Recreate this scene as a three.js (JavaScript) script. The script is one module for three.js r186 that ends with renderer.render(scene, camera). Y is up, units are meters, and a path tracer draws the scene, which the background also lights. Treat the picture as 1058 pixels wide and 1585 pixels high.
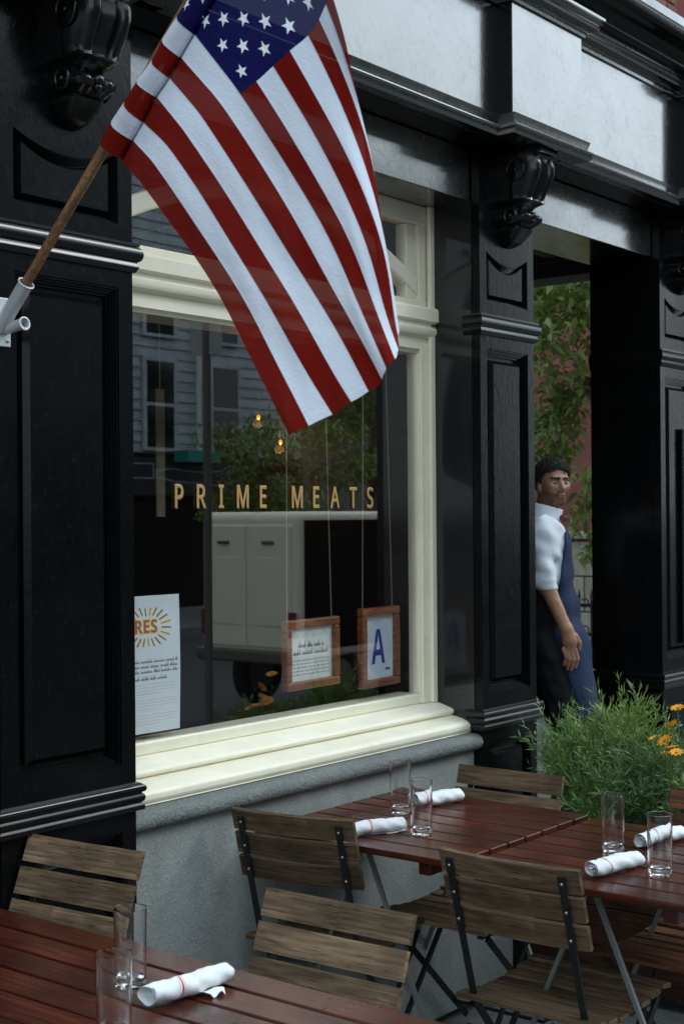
import * as THREE from 'three';
import { mergeGeometries, toCreasedNormals } from 'three/addons/utils/BufferGeometryUtils.js';
import { RoundedBoxGeometry } from 'three/addons/geometries/RoundedBoxGeometry.js';
import { TextGeometry } from 'three/addons/geometries/TextGeometry.js';
import { FontLoader } from 'three/addons/loaders/FontLoader.js';

// ------------------------------------------------------------------ camera, sky, sun, exposure
const scene = new THREE.Scene();
const renderer = new THREE.WebGLRenderer({ antialias: true });
renderer.setSize(683, 1024);
renderer.toneMapping = THREE.LinearToneMapping;
renderer.toneMappingExposure = 0.68;
renderer.shadowMap.enabled = true;

const VIEW = 38.2 * Math.PI / 180;                       // angle between the view and the shop front
const camera = new THREE.PerspectiveCamera(39.62, 683 / 1024, 0.05, 400);
camera.position.set(0, 1.74, 2.95);
camera.lookAt(Math.cos(VIEW), 1.74 + 0.0025, 2.95 - Math.sin(VIEW));
camera.rotateZ(-0.0075);
camera.focus = 4.1;
camera.userData.fStop = 7;

const sunDir = new THREE.Vector3(1.5, 1.25, 1.0).normalize();
{
  const W = 512, H = 256, data = new Float32Array(W * H * 4), d = new THREE.Vector3();
  for (let j = 0; j < H; j++) for (let i = 0; i < W; i++) {
    const lon = (i + 0.5) / W * 2 * Math.PI - Math.PI, lat = ((j + 0.5) / H - 0.5) * Math.PI;
    d.set(Math.cos(lat) * Math.cos(lon), Math.sin(lat), Math.cos(lat) * Math.sin(lon));
    const g = Math.exp(-Math.pow(d.angleTo(sunDir) / 0.75, 2));
    const k = 2.4 + 2.2 * g, o = (j * W + i) * 4, up = Math.max(0, d.y);
    if (d.y > -0.01) {
      data[o] = k * (0.85 - 0.07 * up); data[o + 1] = k * (0.98 - 0.02 * up); data[o + 2] = k * (1.05 + 0.05 * up);
    } else { data[o] = 0.3; data[o + 1] = 0.3; data[o + 2] = 0.3; }
    data[o + 3] = 1;
  }
  const sky = new THREE.DataTexture(data, W, H, THREE.RGBAFormat, THREE.FloatType);
  sky.mapping = THREE.EquirectangularReflectionMapping;
  sky.magFilter = sky.minFilter = THREE.LinearFilter; sky.needsUpdate = true;
  scene.background = sky; scene.environment = sky;
}
const sun = new THREE.DirectionalLight(new THREE.Color(1, 0.965, 0.91), 1.0);
sun.position.copy(sunDir).multiplyScalar(40); sun.target.position.set(4, 1, 0);
sun.castShadow = true; sun.shadow.radius = 22; sun.shadow.mapSize.set(2048, 2048);
Object.assign(sun.shadow.camera, { left: -14, right: 14, top: 14, bottom: -14, near: 1, far: 90 });
scene.add(sun, sun.target);

// ------------------------------------------------------------------ helpers
let seed = 7;
const rnd = () => { seed = (seed * 1664525 + 1013904223) >>> 0; return seed / 4294967296; };
const rr = (a, b) => a + (b - a) * rnd();
const V = (x, y, z) => new THREE.Vector3(x, y, z);
const lerp = (a, b, t) => a + (b - a) * t;
const taken = new Map();
function numbered(n) { const k = taken.get(n) || 0; taken.set(n, k + 1); return k ? `${n}_${String(k).padStart(3, '0')}` : n; }
function userData(o, label, category, group) { o.userData.label = label; o.userData.category = category; if (group) o.userData.group = group; return o; }
function thing(name, label, category, pos = [0, 0, 0], turn = 0, group) {
  const g = new THREE.Group(); g.name = numbered(name); g.position.set(...pos); g.rotation.y = turn;
  userData(g, label, category, group); scene.add(g); return g;
}
function part(name, geo, mat, parent) {
  const m = new THREE.Mesh(geo, mat); m.name = name; m.castShadow = m.receiveShadow = true; parent.add(m); return m;
}
function partGroup(name, parent) { const g = new THREE.Group(); g.name = name; parent.add(g); return g; }
function struct(name, geo, mat) { const m = part(numbered(name), geo, mat, scene); m.userData.kind = 'structure'; return m; }
// uv in metres from position and face direction; grain (u) runs along z, then x
function boxUV(geo, scale = 1, du = 0, dv = 0) {
  const g = geo.index ? geo.toNonIndexed() : geo, p = g.attributes.position, uv = new Float32Array(p.count * 2);
  const a = V(), b = V(), c = V(), n = V();
  for (let i = 0; i < p.count; i += 3) {
    a.fromBufferAttribute(p, i); b.fromBufferAttribute(p, i + 1); c.fromBufferAttribute(p, i + 2);
    n.crossVectors(b.clone().sub(a), c.clone().sub(a));
    const ax = Math.abs(n.x), ay = Math.abs(n.y), az = Math.abs(n.z);
    [a, b, c].forEach((q, k) => {
      const [u, v] = ay >= ax && ay >= az ? [q.z, q.x] : ax >= az ? [q.z, q.y] : [q.x, q.y];
      uv[(i + k) * 2] = u * scale + du; uv[(i + k) * 2 + 1] = v * scale + dv;
    });
  }
  g.setAttribute('uv', new THREE.BufferAttribute(uv, 2));
  return g;
}
function box(x0, x1, y0, y1, z0, z1, r = 0) {
  const w = x1 - x0, h = y1 - y0, d = z1 - z0;
  const g = r > 0 ? new RoundedBoxGeometry(w, h, d, 2, Math.min(r, w / 2.2, h / 2.2, d / 2.2)) : new THREE.BoxGeometry(w, h, d);
  g.translate((x0 + x1) / 2, (y0 + y1) / 2, (z0 + z1) / 2);
  return boxUV(g);
}
// a moulding: closed profile [[out, y], ...] swept along a plan path [[x, z], ...], mitred at the corners
function sweep(profile, path, crease = 0.6) {
  const n = path.length, rows = [];
  const nor = (i) => { const dx = path[i + 1][0] - path[i][0], dz = path[i + 1][1] - path[i][1], l = Math.hypot(dx, dz); return [-dz / l, dx / l]; };
  for (let i = 0; i < n; i++) {
    const a = nor(Math.max(0, i - 1)), b = nor(Math.min(n - 2, i)), k = 1 + a[0] * b[0] + a[1] * b[1];
    const m = [(a[0] + b[0]) / k, (a[1] + b[1]) / k];
    rows.push(profile.map(([o, y]) => [path[i][0] + m[0] * o, y, path[i][1] + m[1] * o]));
  }
  const pos = [], P = profile.length;
  const tri = (a, b, c) => pos.push(...a, ...b, ...c);
  for (let i = 0; i < n - 1; i++) for (let j = 0; j < P; j++) {
    const k = (j + 1) % P;
    tri(rows[i][j], rows[i + 1][j], rows[i + 1][k]); tri(rows[i][j], rows[i + 1][k], rows[i][k]);
  }
  const faces = THREE.ShapeUtils.triangulateShape(profile.map(([o, y]) => new THREE.Vector2(o, y)), []);
  for (const [a, b, c] of faces) { tri(rows[0][a], rows[0][b], rows[0][c]); tri(rows[n - 1][a], rows[n - 1][c], rows[n - 1][b]); }
  let g = new THREE.BufferGeometry();
  g.setAttribute('position', new THREE.Float32BufferAttribute(pos, 3));
  // make faces point outward
  const area = profile.reduce((s, [o, y], j) => { const [o2, y2] = profile[(j + 1) % P]; return s + o * y2 - o2 * y; }, 0);
  if (area < 0) { const a = g.attributes.position.array; for (let i = 0; i < a.length; i += 9) for (let k = 0; k < 3; k++) { const t = a[i + 3 + k]; a[i + 3 + k] = a[i + 6 + k]; a[i + 6 + k] = t; } }
  g = toCreasedNormals(g, crease);
  return boxUV(g);
}
function arcPts(cx, cy, r, a0, a1, n, sx = 1) { const o = []; for (let i = 0; i <= n; i++) { const t = a0 + (a1 - a0) * i / n; o.push([cx + r * sx * Math.cos(t), cy + r * Math.sin(t)]); } return o; }
function tube(points, r, seg = 24, rad = 8, curved = true) {
  const c = curved ? new THREE.CatmullRomCurve3(points) : (() => { const p = new THREE.CurvePath(); for (let i = 0; i < points.length - 1; i++) p.add(new THREE.LineCurve3(points[i], points[i + 1])); return p; })();
  return new THREE.TubeGeometry(c, seg, r, rad, false);
}
function bar(a, b, w, d) {           // flat bar of section w x d from a to b, w across z when it runs up
  const dir = b.clone().sub(a), L = dir.length(); const g = new THREE.BoxGeometry(w, L, d);
  g.applyQuaternion(new THREE.Quaternion().setFromUnitVectors(V(0, 1, 0), dir.normalize()));
  g.translate((a.x + b.x) / 2, (a.y + b.y) / 2, (a.z + b.z) / 2); return boxUV(g);
}
function shapeOf(pts) { return new THREE.Shape(pts.map(([x, y]) => new THREE.Vector2(x, y))); }
function extrude(shape, z0, z1, bevel = 0, curveSegments = 12) {
  const g = new THREE.ExtrudeGeometry(shape, { depth: z1 - z0 - bevel, bevelEnabled: bevel > 0, bevelThickness: bevel, bevelSize: bevel, bevelOffset: -bevel, bevelSegments: 2, curveSegments });
  g.translate(0, 0, z0); return boxUV(g);
}

// ------------------------------------------------------------------ textures
function makeNoise(period, s) {
  const t = new Float32Array(period * period); let k = s >>> 0;
  for (let i = 0; i < t.length; i++) { k = (k * 1664525 + 1013904223) >>> 0; t[i] = k / 4294967296; }
  return (x, y) => {
    const xi = Math.floor(x), yi = Math.floor(y), fx = x - xi, fy = y - yi, sx = fx * fx * (3 - 2 * fx), sy = fy * fy * (3 - 2 * fy);
    const g = (a, b) => t[(((b % period) + period) % period) * period + ((a % period) + period) % period];
    return lerp(lerp(g(xi, yi), g(xi + 1, yi), sx), lerp(g(xi, yi + 1), g(xi + 1, yi + 1), sx), sy);
  };
}
function tex(w, h, fn, srgb, metresU = 1, metresV = 1) {
  const data = new Uint8Array(w * h * 4);
  for (let j = 0; j < h; j++) for (let i = 0; i < w; i++) {
    const v = fn(i / w, j / h), o = (j * w + i) * 4, a = Array.isArray(v) ? v : [v, v, v];
    for (let k = 0; k < 3; k++) data[o + k] = Math.max(0, Math.min(255, a[k] * 255)); data[o + 3] = 255;
  }
  const t = new THREE.DataTexture(data, w, h); t.wrapS = t.wrapT = THREE.RepeatWrapping; t.magFilter = THREE.LinearFilter; t.minFilter = THREE.LinearMipmapLinearFilter;
  t.generateMipmaps = true; if (srgb) t.colorSpace = THREE.SRGBColorSpace; t.repeat.set(1 / metresU, 1 / metresV); t.needsUpdate = true; return t;
}
const n8 = makeNoise(8, 11), n16 = makeNoise(16, 12), n32 = makeNoise(32, 13), n64 = makeNoise(64, 14), n128 = makeNoise(128, 15), n256 = makeNoise(256, 16);
const fbm = (u, v) => 0.4 * n8(u * 8, v * 8) + 0.25 * n16(u * 16, v * 16) + 0.17 * n32(u * 32, v * 32) + 0.1 * n64(u * 64, v * 64) + 0.08 * n128(u * 128, v * 128);
const paintBump = tex(512, 512, (u, v) => 0.35 * n128(u * 128, v * 32) + 0.35 * n256(u * 256, v * 64) + 0.3 * n32(u * 32, v * 16), false, 0.6, 0.6);
const paintRough = tex(512, 512, (u, v) => { const s = 0.55 + 0.45 * fbm(u, v) + 0.25 * Math.pow(n64(u * 64, v * 64), 6); return [s, s, s]; }, false, 1.1, 1.1);
const paintColor = tex(512, 512, (u, v) => { const s = 0.62 + 0.3 * fbm(u + 0.3, v) + 0.5 * Math.pow(n128(u * 128, v * 64), 10); return [s, s, s]; }, true, 1.1, 1.1);
const creamMap = tex(256, 256, (u, v) => { const s = 0.93 + 0.09 * fbm(u, v); return [s, s * 0.995, s * 0.985]; }, true, 0.9, 0.9);
const stuccoBump = tex(1024, 1024, (u, v) => 0.4 * n256(u * 256, v * 256) + 0.35 * n128(u * 128, v * 128) + 0.25 * n64(u * 64, v * 64), false, 0.8, 0.8);
const stuccoMap = tex(1024, 1024, (u, v) => {
  const a = fbm(u, v), sp = n256(u * 256 + 9, v * 256), st = n16(u * 16, v * 4 + 3);
  const s = 0.77 + 0.13 * a + 0.12 * (sp - 0.5) + 0.08 * (st - 0.5); return [s * 0.99, s, s * 1.0];
}, true, 0.9, 0.9);
const woodFn = (fine, contrast) => (u, v) => {
  const warp = 0.25 * n8(u * 4, v * 8) + 0.06 * n16(u * 8, v * 16), r = v * 22 + warp * 7;
  const ring = 0.5 + 0.5 * Math.sin(r * 6.283), streak = n256(u * 8, v * 256), streak2 = n128(u * 4, v * 128), pore = Math.pow(n256(u * 32, v * 256), 4);
  return 1 - contrast * (0.16 * ring + 0.42 * streak + 0.34 * streak2 + fine * pore);
};
const greyWood = woodFn(0.6, 0.42), redWood = woodFn(0.5, 0.5);
const chairMap = tex(512, 512, (u, v) => { const s = greyWood(u, v), b = 0.72 + 0.55 * (0.6 * n8(u * 8 + 3, v * 8) + 0.4 * n32(u * 16, v * 32)); return [s * b, s * b * 0.985, s * b * 0.965]; }, true, 0.8, 0.45);
const chairBump = tex(512, 512, greyWood, false, 0.8, 0.45);
const tableMap = tex(512, 512, (u, v) => { const s = redWood(u, v), b = 0.8 + 0.4 * n8(u * 8, v * 8 + 2), w = Math.pow(n32(u * 32, v * 16), 5) * 0.35; return [s * b + w * 0.3, s * b * 0.95 + w * 0.3, s * b * 0.92 + w * 0.3]; }, true, 1.2, 0.6);
const tableBump = tex(512, 512, redWood, false, 1.2, 0.6);
const tableRough = tex(512, 512, (u, v) => { const s = 0.55 + 0.7 * fbm(u, v); return [s, s, s]; }, false, 0.9, 0.9);
const paveMap = tex(512, 512, (u, v) => { const s = 0.68 + 0.3 * fbm(u, v) + 0.16 * (n256(u * 256, v * 256) - 0.5) - 0.3 * Math.pow(n64(u * 64, v * 64), 8); return [s, s, s * 1.01]; }, true, 1.3, 1.3);
const plainMap = tex(256, 256, (u, v) => { const s = 0.8 + 0.28 * fbm(u, v); return [s, s, s]; }, true, 2.5, 2.5);
const clothBump = tex(256, 256, (u, v) => 0.5 + 0.25 * Math.sin(u * 6.283 * 64) + 0.25 * Math.sin(v * 6.283 * 64), false, 0.08, 0.08);

const C = (r, g, b) => new THREE.Color().setRGB(r, g, b);
const std = (c, roughness, o = {}) => new THREE.MeshStandardMaterial({ color: c, roughness, ...o });
const phys = (c, roughness, o = {}) => new THREE.MeshPhysicalMaterial({ color: c, roughness, ...o });
const M = {
  black: phys(C(0.006, 0.007, 0.0078), 0.28, { map: paintColor, roughnessMap: paintRough, bumpMap: paintBump, bumpScale: 0.0005, ior: 1.5, specularIntensity: 0.25, clearcoat: 0.12, clearcoatRoughness: 0.12 }),
  lacquer: phys(C(0.006, 0.007, 0.0078), 0.3, { ior: 1.5, specularIntensity: 0.5, clearcoat: 1, clearcoatRoughness: 0.05 }),
  trim: phys(C(0.006, 0.007, 0.0078), 0.3, { map: paintColor, ior: 1.5, specularIntensity: 0.4, clearcoat: 0.6, clearcoatRoughness: 0.2 }),
  gloss: phys(C(0.012, 0.013, 0.014), 0.3, { map: paintColor, roughnessMap: paintRough, bumpMap: paintBump, bumpScale: 0.0005, ior: 2.15, clearcoat: 1, clearcoatRoughness: 0.11 }),
  cream: phys(C(0.90, 0.855, 0.69), 0.45, { map: creamMap, bumpMap: paintBump, bumpScale: 0.00015, clearcoat: 0.2, clearcoatRoughness: 0.4 }),
  stucco: std(C(0.40, 0.41, 0.39), 0.95, { map: stuccoMap, bumpMap: stuccoBump, bumpScale: 0.0022 }),
  coping: std(C(0.25, 0.26, 0.25), 0.8, { map: stuccoMap, bumpMap: stuccoBump, bumpScale: 0.005 }),
  flash: std(C(0.72, 0.76, 0.78), 0.5, { map: plainMap }),
  iron: phys(C(0.012, 0.012, 0.013), 0.42, { metalness: 0.2 }),
  steel: std(C(0.2, 0.215, 0.22), 0.45, { metalness: 0.6 }),
  bolt: std(C(0.35, 0.36, 0.37), 0.3, { metalness: 1 }),
  table: phys(C(0.115, 0.027, 0.012), 0.36, { specularIntensity: 0.6, map: tableMap, roughnessMap: tableRough, bumpMap: tableBump, bumpScale: 0.0006, clearcoat: 0.22, clearcoatRoughness: 0.2 }),
  chair: phys(C(0.25, 0.172, 0.108), 0.72, { map: chairMap, bumpMap: chairBump, bumpScale: 0.0009, specularIntensity: 0.3 }),
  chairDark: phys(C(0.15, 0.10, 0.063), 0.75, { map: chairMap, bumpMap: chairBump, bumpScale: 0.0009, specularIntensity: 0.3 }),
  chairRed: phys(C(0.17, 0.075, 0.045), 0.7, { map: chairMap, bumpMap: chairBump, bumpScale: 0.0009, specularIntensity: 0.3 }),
  planter: phys(C(0.075, 0.035, 0.022), 0.6, { map: chairMap, bumpMap: chairBump, bumpScale: 0.001, specularIntensity: 0.3 }),
  pane: phys(C(1, 1, 1), 0.0, { transmission: 1, thickness: 0, ior: 1.95 }),
  tumbler: phys(C(1, 1, 1), 0.0, { transmission: 1, thickness: 0.003, ior: 1.48 }),
  gold: std(C(0.55, 0.35, 0.12), 0.42, { metalness: 0.35 }),
  goldEdge: std(C(0.10, 0.05, 0.015), 0.6),
  frameWood: phys(C(0.44, 0.15, 0.06), 0.4, { map: chairMap, clearcoat: 0.3, clearcoatRoughness: 0.3 }),
  cord: std(C(0.24, 0.21, 0.14), 0.8),
  poleWood: std(C(0.38, 0.20, 0.085), 0.6, { map: chairMap }),
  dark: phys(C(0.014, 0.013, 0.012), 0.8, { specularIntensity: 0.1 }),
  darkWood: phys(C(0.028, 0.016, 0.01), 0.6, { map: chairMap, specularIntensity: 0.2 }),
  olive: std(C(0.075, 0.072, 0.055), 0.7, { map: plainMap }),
  pave: std(C(0.20, 0.205, 0.205), 0.9, { map: paveMap }),
  asphalt: std(C(0.05, 0.05, 0.052), 0.9, { map: paveMap }),
  kerb: std(C(0.26, 0.26, 0.25), 0.85, { map: paveMap }),
};

// ------------------------------------------------------------------ ground
struct('road', boxUV(new THREE.BoxGeometry(200, 0.1, 200).translate(20, -0.19, 20)), M.asphalt);
struct('sidewalk', box(-40, 60, -0.16, -0.03, -40, 4.1), M.pave);
struct('far_sidewalk', box(-40, 60, -0.16, 0.0, 12.3, 60), M.pave);
struct('kerb', box(-40, 60, -0.2, 0.0, 4.105, 4.25, 0.02), M.kerb);
{
  const paving = new THREE.Group(); paving.name = 'paving'; paving.userData.kind = 'structure'; scene.add(paving);
  for (let i = 0; i < 5; i++) for (let j = 0; j < 4; j++) {
    const x = 2.1 + i * 1.0, z = 0.245 + j * 0.95;
    part('paving_slab', box(x, x + 0.988, -0.028, 0.0 + rr(-0.003, 0.003), z, z + 0.938, 0.008), M.pave, paving);
  }
}

// ------------------------------------------------------------------ the restaurant
const shop = thing('restaurant_building', 'black painted restaurant front with cream framed window and open corner porch', 'building');
const FR = 0.16, BLK = 0.23;                           // frieze plane and the blocks over the piers
const P1 = [2.295, 2.76], P2 = [4.55, 4.945], P3 = [6.087, 6.5];

function panelPts(x0, x1, y0, y1, dip, inset) {
  const a = x0 + inset, b = x1 - inset, o = [[a, y0 + inset], [b, y0 + inset]];
  if (dip) { for (let i = 0; i <= 16; i++) { const t = i / 16, s = 2 * t - 1; o.push([lerp(b, a, t), y1 - inset - dip * (1 - s * s) ]); } } else o.push([b, y1 - inset], [a, y1 - inset]);
  return o;
}
// one panelled face in the xy plane, front at z = 0 (shift and turn with m)
function panelledFace(parent, x0, x1, y0, y1, panels, m, mat = M.black) {
  const s = shapeOf([[x0, y0], [x1, y0], [x1, y1], [x0, y1]]);
  for (const p of panels) s.holes.push(new THREE.Path(panelPts(...p, 0).reverse().map(([x, y]) => new THREE.Vector2(x, y))));
  part('face_frame', extrude(s, -0.034, 0).applyMatrix4(m), mat, parent);
  for (const p of panels) {
    const k = p[4] ? 0.55 : 1, ring = (j0, j1, z) => { const i0 = j0 * k, i1 = j1 * k, r = shapeOf(panelPts(...p, i0)); r.holes.push(new THREE.Path(panelPts(...p, i1).reverse().map(([x, y]) => new THREE.Vector2(x, y)))); return extrude(r, -0.036, z).applyMatrix4(m); };
    part('panel_moulding', mergeGeometries([ring(0.0005, 0.006, -0.004), ring(0.0062, 0.0125, -0.0105)]), mat, parent); part('panel_moulding', mergeGeometries([ring(0.0128, 0.0185, -0.016), ring(0.0187, 0.026, -0.024)]), mat, parent);
    part('raised_panel', bevelledPanel(p, 0.042 * k, 0.056 * k, -0.036, -0.022, -0.007).applyMatrix4(m), mat, parent);
  }
}
// raised field: a flat front with a sloping margin
function bevelledPanel(p, i0, i1, zb, z0, z1) {
  const A = panelPts(...p, i0), B = panelPts(...p, i1), n = A.length, pos = [], q = (a, b, c) => pos.push(...a, ...b, ...c);
  for (let i = 0; i < n; i++) { const j = (i + 1) % n, a = [...A[i], z0], b = [...A[j], z0], c = [...B[j], z1], d = [...B[i], z1], e = [...A[i], zb], f = [...A[j], zb]; q(a, b, c); q(a, c, d); q(e, f, b); q(e, b, a); }
  for (const [a, b, c] of THREE.ShapeUtils.triangulateShape(B.map(([x, y]) => new THREE.Vector2(x, y)), [])) q([...B[a], z1], [...B[b], z1], [...B[c], z1]);
  const g = new THREE.BufferGeometry(); g.setAttribute('position', new THREE.Float32BufferAttribute(pos, 3)); g.computeVertexNormals(); return boxUV(g);
}
const capProfile = [[-0.02, 2.422], [0.012, 2.422], [0.02, 2.43], [0.026, 2.437], [0.02, 2.444], [0.018, 2.452], ...arcPts(0.018, 2.472, 0.021, -Math.PI / 2, Math.PI / 2, 8, 1.15), [0.028, 2.494], [0.028, 2.502], [-0.02, 2.506]];
const baseProfile = [[-0.02, 0.925], [0.03, 0.925], [0.03, 0.938], [0.02, 0.945], ...arcPts(0.02, 0.958, 0.012, -Math.PI / 2, Math.PI / 2, 6), [0.022, 0.973], ...arcPts(0.026, 0.984, 0.01, -Math.PI / 2, Math.PI / 2, 6), [0.012, 1.0], [-0.02, 1.004]];
const footProfile = [[-0.02, 0.0], [0.03, 0.0], [0.03, 0.2], [0.018, 0.22], [0.0, 0.235], [-0.02, 0.235]];

function corbelGeometry() {
  // sections from the top down: y, half width, projection, flute depth, lobes
  const S = [[3.128, 0.125, 0.205, 0, 3], [3.110, 0.128, 0.212, 0, 3], [3.108, 0.110, 0.190, 0.0, 3], [3.098, 0.108, 0.186, 0.012, 3], [3.075, 0.106, 0.196, 0.03, 3], [3.045, 0.104, 0.196, 0.034, 3], [3.01, 0.1, 0.180, 0.034, 3], [2.975, 0.094, 0.158, 0.03, 3], [2.95, 0.088, 0.146, 0.022, 3],
    [2.94, 0.09, 0.15, 0.01, 3], [2.93, 0.078, 0.112, 0.01, 3], [2.915, 0.07, 0.092, 0.008, 3], [2.905, 0.074, 0.1, 0.012, 4], [2.895, 0.088, 0.128, 0.022, 4], [2.882, 0.092, 0.14, 0.03, 4], [2.868, 0.088, 0.134, 0.03, 4], [2.856, 0.076, 0.108, 0.02, 4], [2.848, 0.068, 0.094, 0.008, 3],
    [2.84, 0.07, 0.098, 0.003, 3], [2.825, 0.066, 0.084, 0.002, 3], [2.805, 0.056, 0.062, 0, 3], [2.79, 0.044, 0.044, 0, 3], [2.778, 0.028, 0.02, 0, 3], [2.774, 0.006, 0.002, 0, 3]];
  const N = 64, pos = [], idx = [];
  const rows = []; for (let i = 0; i < S.length - 1; i++) for (let k = 0; k < 3; k++) { const t = k / 3; rows.push(S[i].map((v, q) => q === 4 ? S[i][4] : lerp(v, S[i + 1][q], t))); } rows.push(S[S.length - 1]);
  for (const [y, hw, pr, fl, lobes] of rows) for (let j = 0; j <= N; j++) {
    const a = Math.PI * j / N, e = 0.38;                                   // superellipse front
    const cx = Math.sign(Math.cos(a)) * Math.pow(Math.abs(Math.cos(a)), e), cz = Math.pow(Math.sin(a), e);
    const l = fl * Math.abs(Math.cos(lobes * Math.PI * (cx * 0.5 + 0.5) + Math.PI / 2 * (lobes % 2 ? 0 : 1)));
    const f = Math.pow(1 - Math.abs(Math.sin(lobes * Math.PI * (cx * 0.5 + 0.5))), 2) * fl;
    pos.push(cx * (hw - (cz > 0.5 ? 0 : f * 0.3)), y, 0.035 + cz * Math.max(0.001, pr - f) + 0 * l);
  }
  for (let i = 0; i < rows.length - 1; i++) for (let j = 0; j < N; j++) { const a = i * (N + 1) + j, b = a + 1, c = a + N + 1, d = c + 1; idx.push(a, b, c, b, d, c); }
  const g = new THREE.BufferGeometry(); g.setAttribute('position', new THREE.Float32BufferAttribute(pos, 3)); g.setIndex(idx);
  const parts = [boxUV(toCreasedNormals(g, 0.9))];
  for (const s of [-1, 1]) for (const [y, z, r] of [[3.055, 0.13, 0.05], [2.885, 0.095, 0.034]]) {      // scroll eyes on the sides
    const t = new THREE.TorusGeometry(r * 0.8, 0.006, 8, 24); t.rotateY(Math.PI / 2); t.translate(s * (r > 0.04 ? 0.104 : 0.088), y, z); parts.push(boxUV(t));
    const b = new THREE.SphereGeometry(0.009, 12, 8); b.translate(s * (r > 0.04 ? 0.106 : 0.09), y, z); parts.push(boxUV(b));
  }
  for (const [x, y, z, r] of [[0, 2.886, 0.16, 0.018], [-0.045, 2.882, 0.155, 0.015], [0.045, 2.882, 0.155, 0.015], [0, 2.868, 0.155, 0.014]]) { const b = new THREE.SphereGeometry(r, 12, 8); b.scale(1.2, 0.9, 1); b.translate(x, y, z); parts.push(boxUV(b)); }
  return mergeGeometries(parts.map(p => { for (const k of Object.keys(p.attributes)) if (!['position', 'normal', 'uv'].includes(k)) p.deleteAttribute(k); return p; }));
}
const corbelGeo = corbelGeometry();
function pier(x0, x1, zBack, sidePanels) {
  const g = partGroup('pier', shop), w = x1 - x0, F = 0.04;
  part('shaft', box(x0 + 0.004, x1 - 0.004, 0, 3.128, zBack, F - 0.034), M.black, g);
  const inset = w > 0.45 ? 0.052 : 0.047;
  const rows = (a, b) => [[a, b, 0.27, 0.872, 0], [a, b, 1.055, 2.375, 0], [a, b, 2.55, 2.745, 0.042]];
  panelledFace(g, x0, x1, 0.0, 3.128, rows(x0 + inset, x1 - inset), new THREE.Matrix4().makeTranslation(0, 0, F));
  if (sidePanels) {
    const d = F - zBack - 0.04, m = new THREE.Matrix4().makeRotationY(-Math.PI / 2).setPosition(x0 - 0.001, 0, zBack);
    panelledFace(g, 0, d, 0.0, 3.128, [[0.06, d - 0.06, 0.27, 0.872, 0], [0.06, d - 0.06, 1.055, 2.375, 0], [0.06, d - 0.06, 2.55, 2.86, 0]], m);
  }
  const path = [[x0, sidePanels ? zBack : -0.03], [x0, F], [x1, F], [x1, -0.03]];
  part('cap_moulding', sweep(capProfile.map(([o, y]) => [o > 0 ? o * 0.55 : o, y]), path), M.trim, g); part('base_moulding', sweep(baseProfile.map(([o, y]) => [o > 0 ? o * 0.6 : o, y]), path), M.trim, g); part('foot_moulding', sweep(footProfile, path), M.black, g);
  const c = part('corbel_bracket', corbelGeo, M.trim, g); c.position.set((x0 + x1) / 2 + 0.01, 0, 0.006); c.scale.set(0.84, 1, 0.92);
  return g;
}
pier(...P1, -0.4, false); pier(...P2, -0.42, false); pier(...P3, -0.32, true);
part('side_face', box(P2[0] - 0.0035, P2[0] + 0.003, 0.92, 2.93, -0.178, 0.004), M.lacquer, shop);

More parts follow.
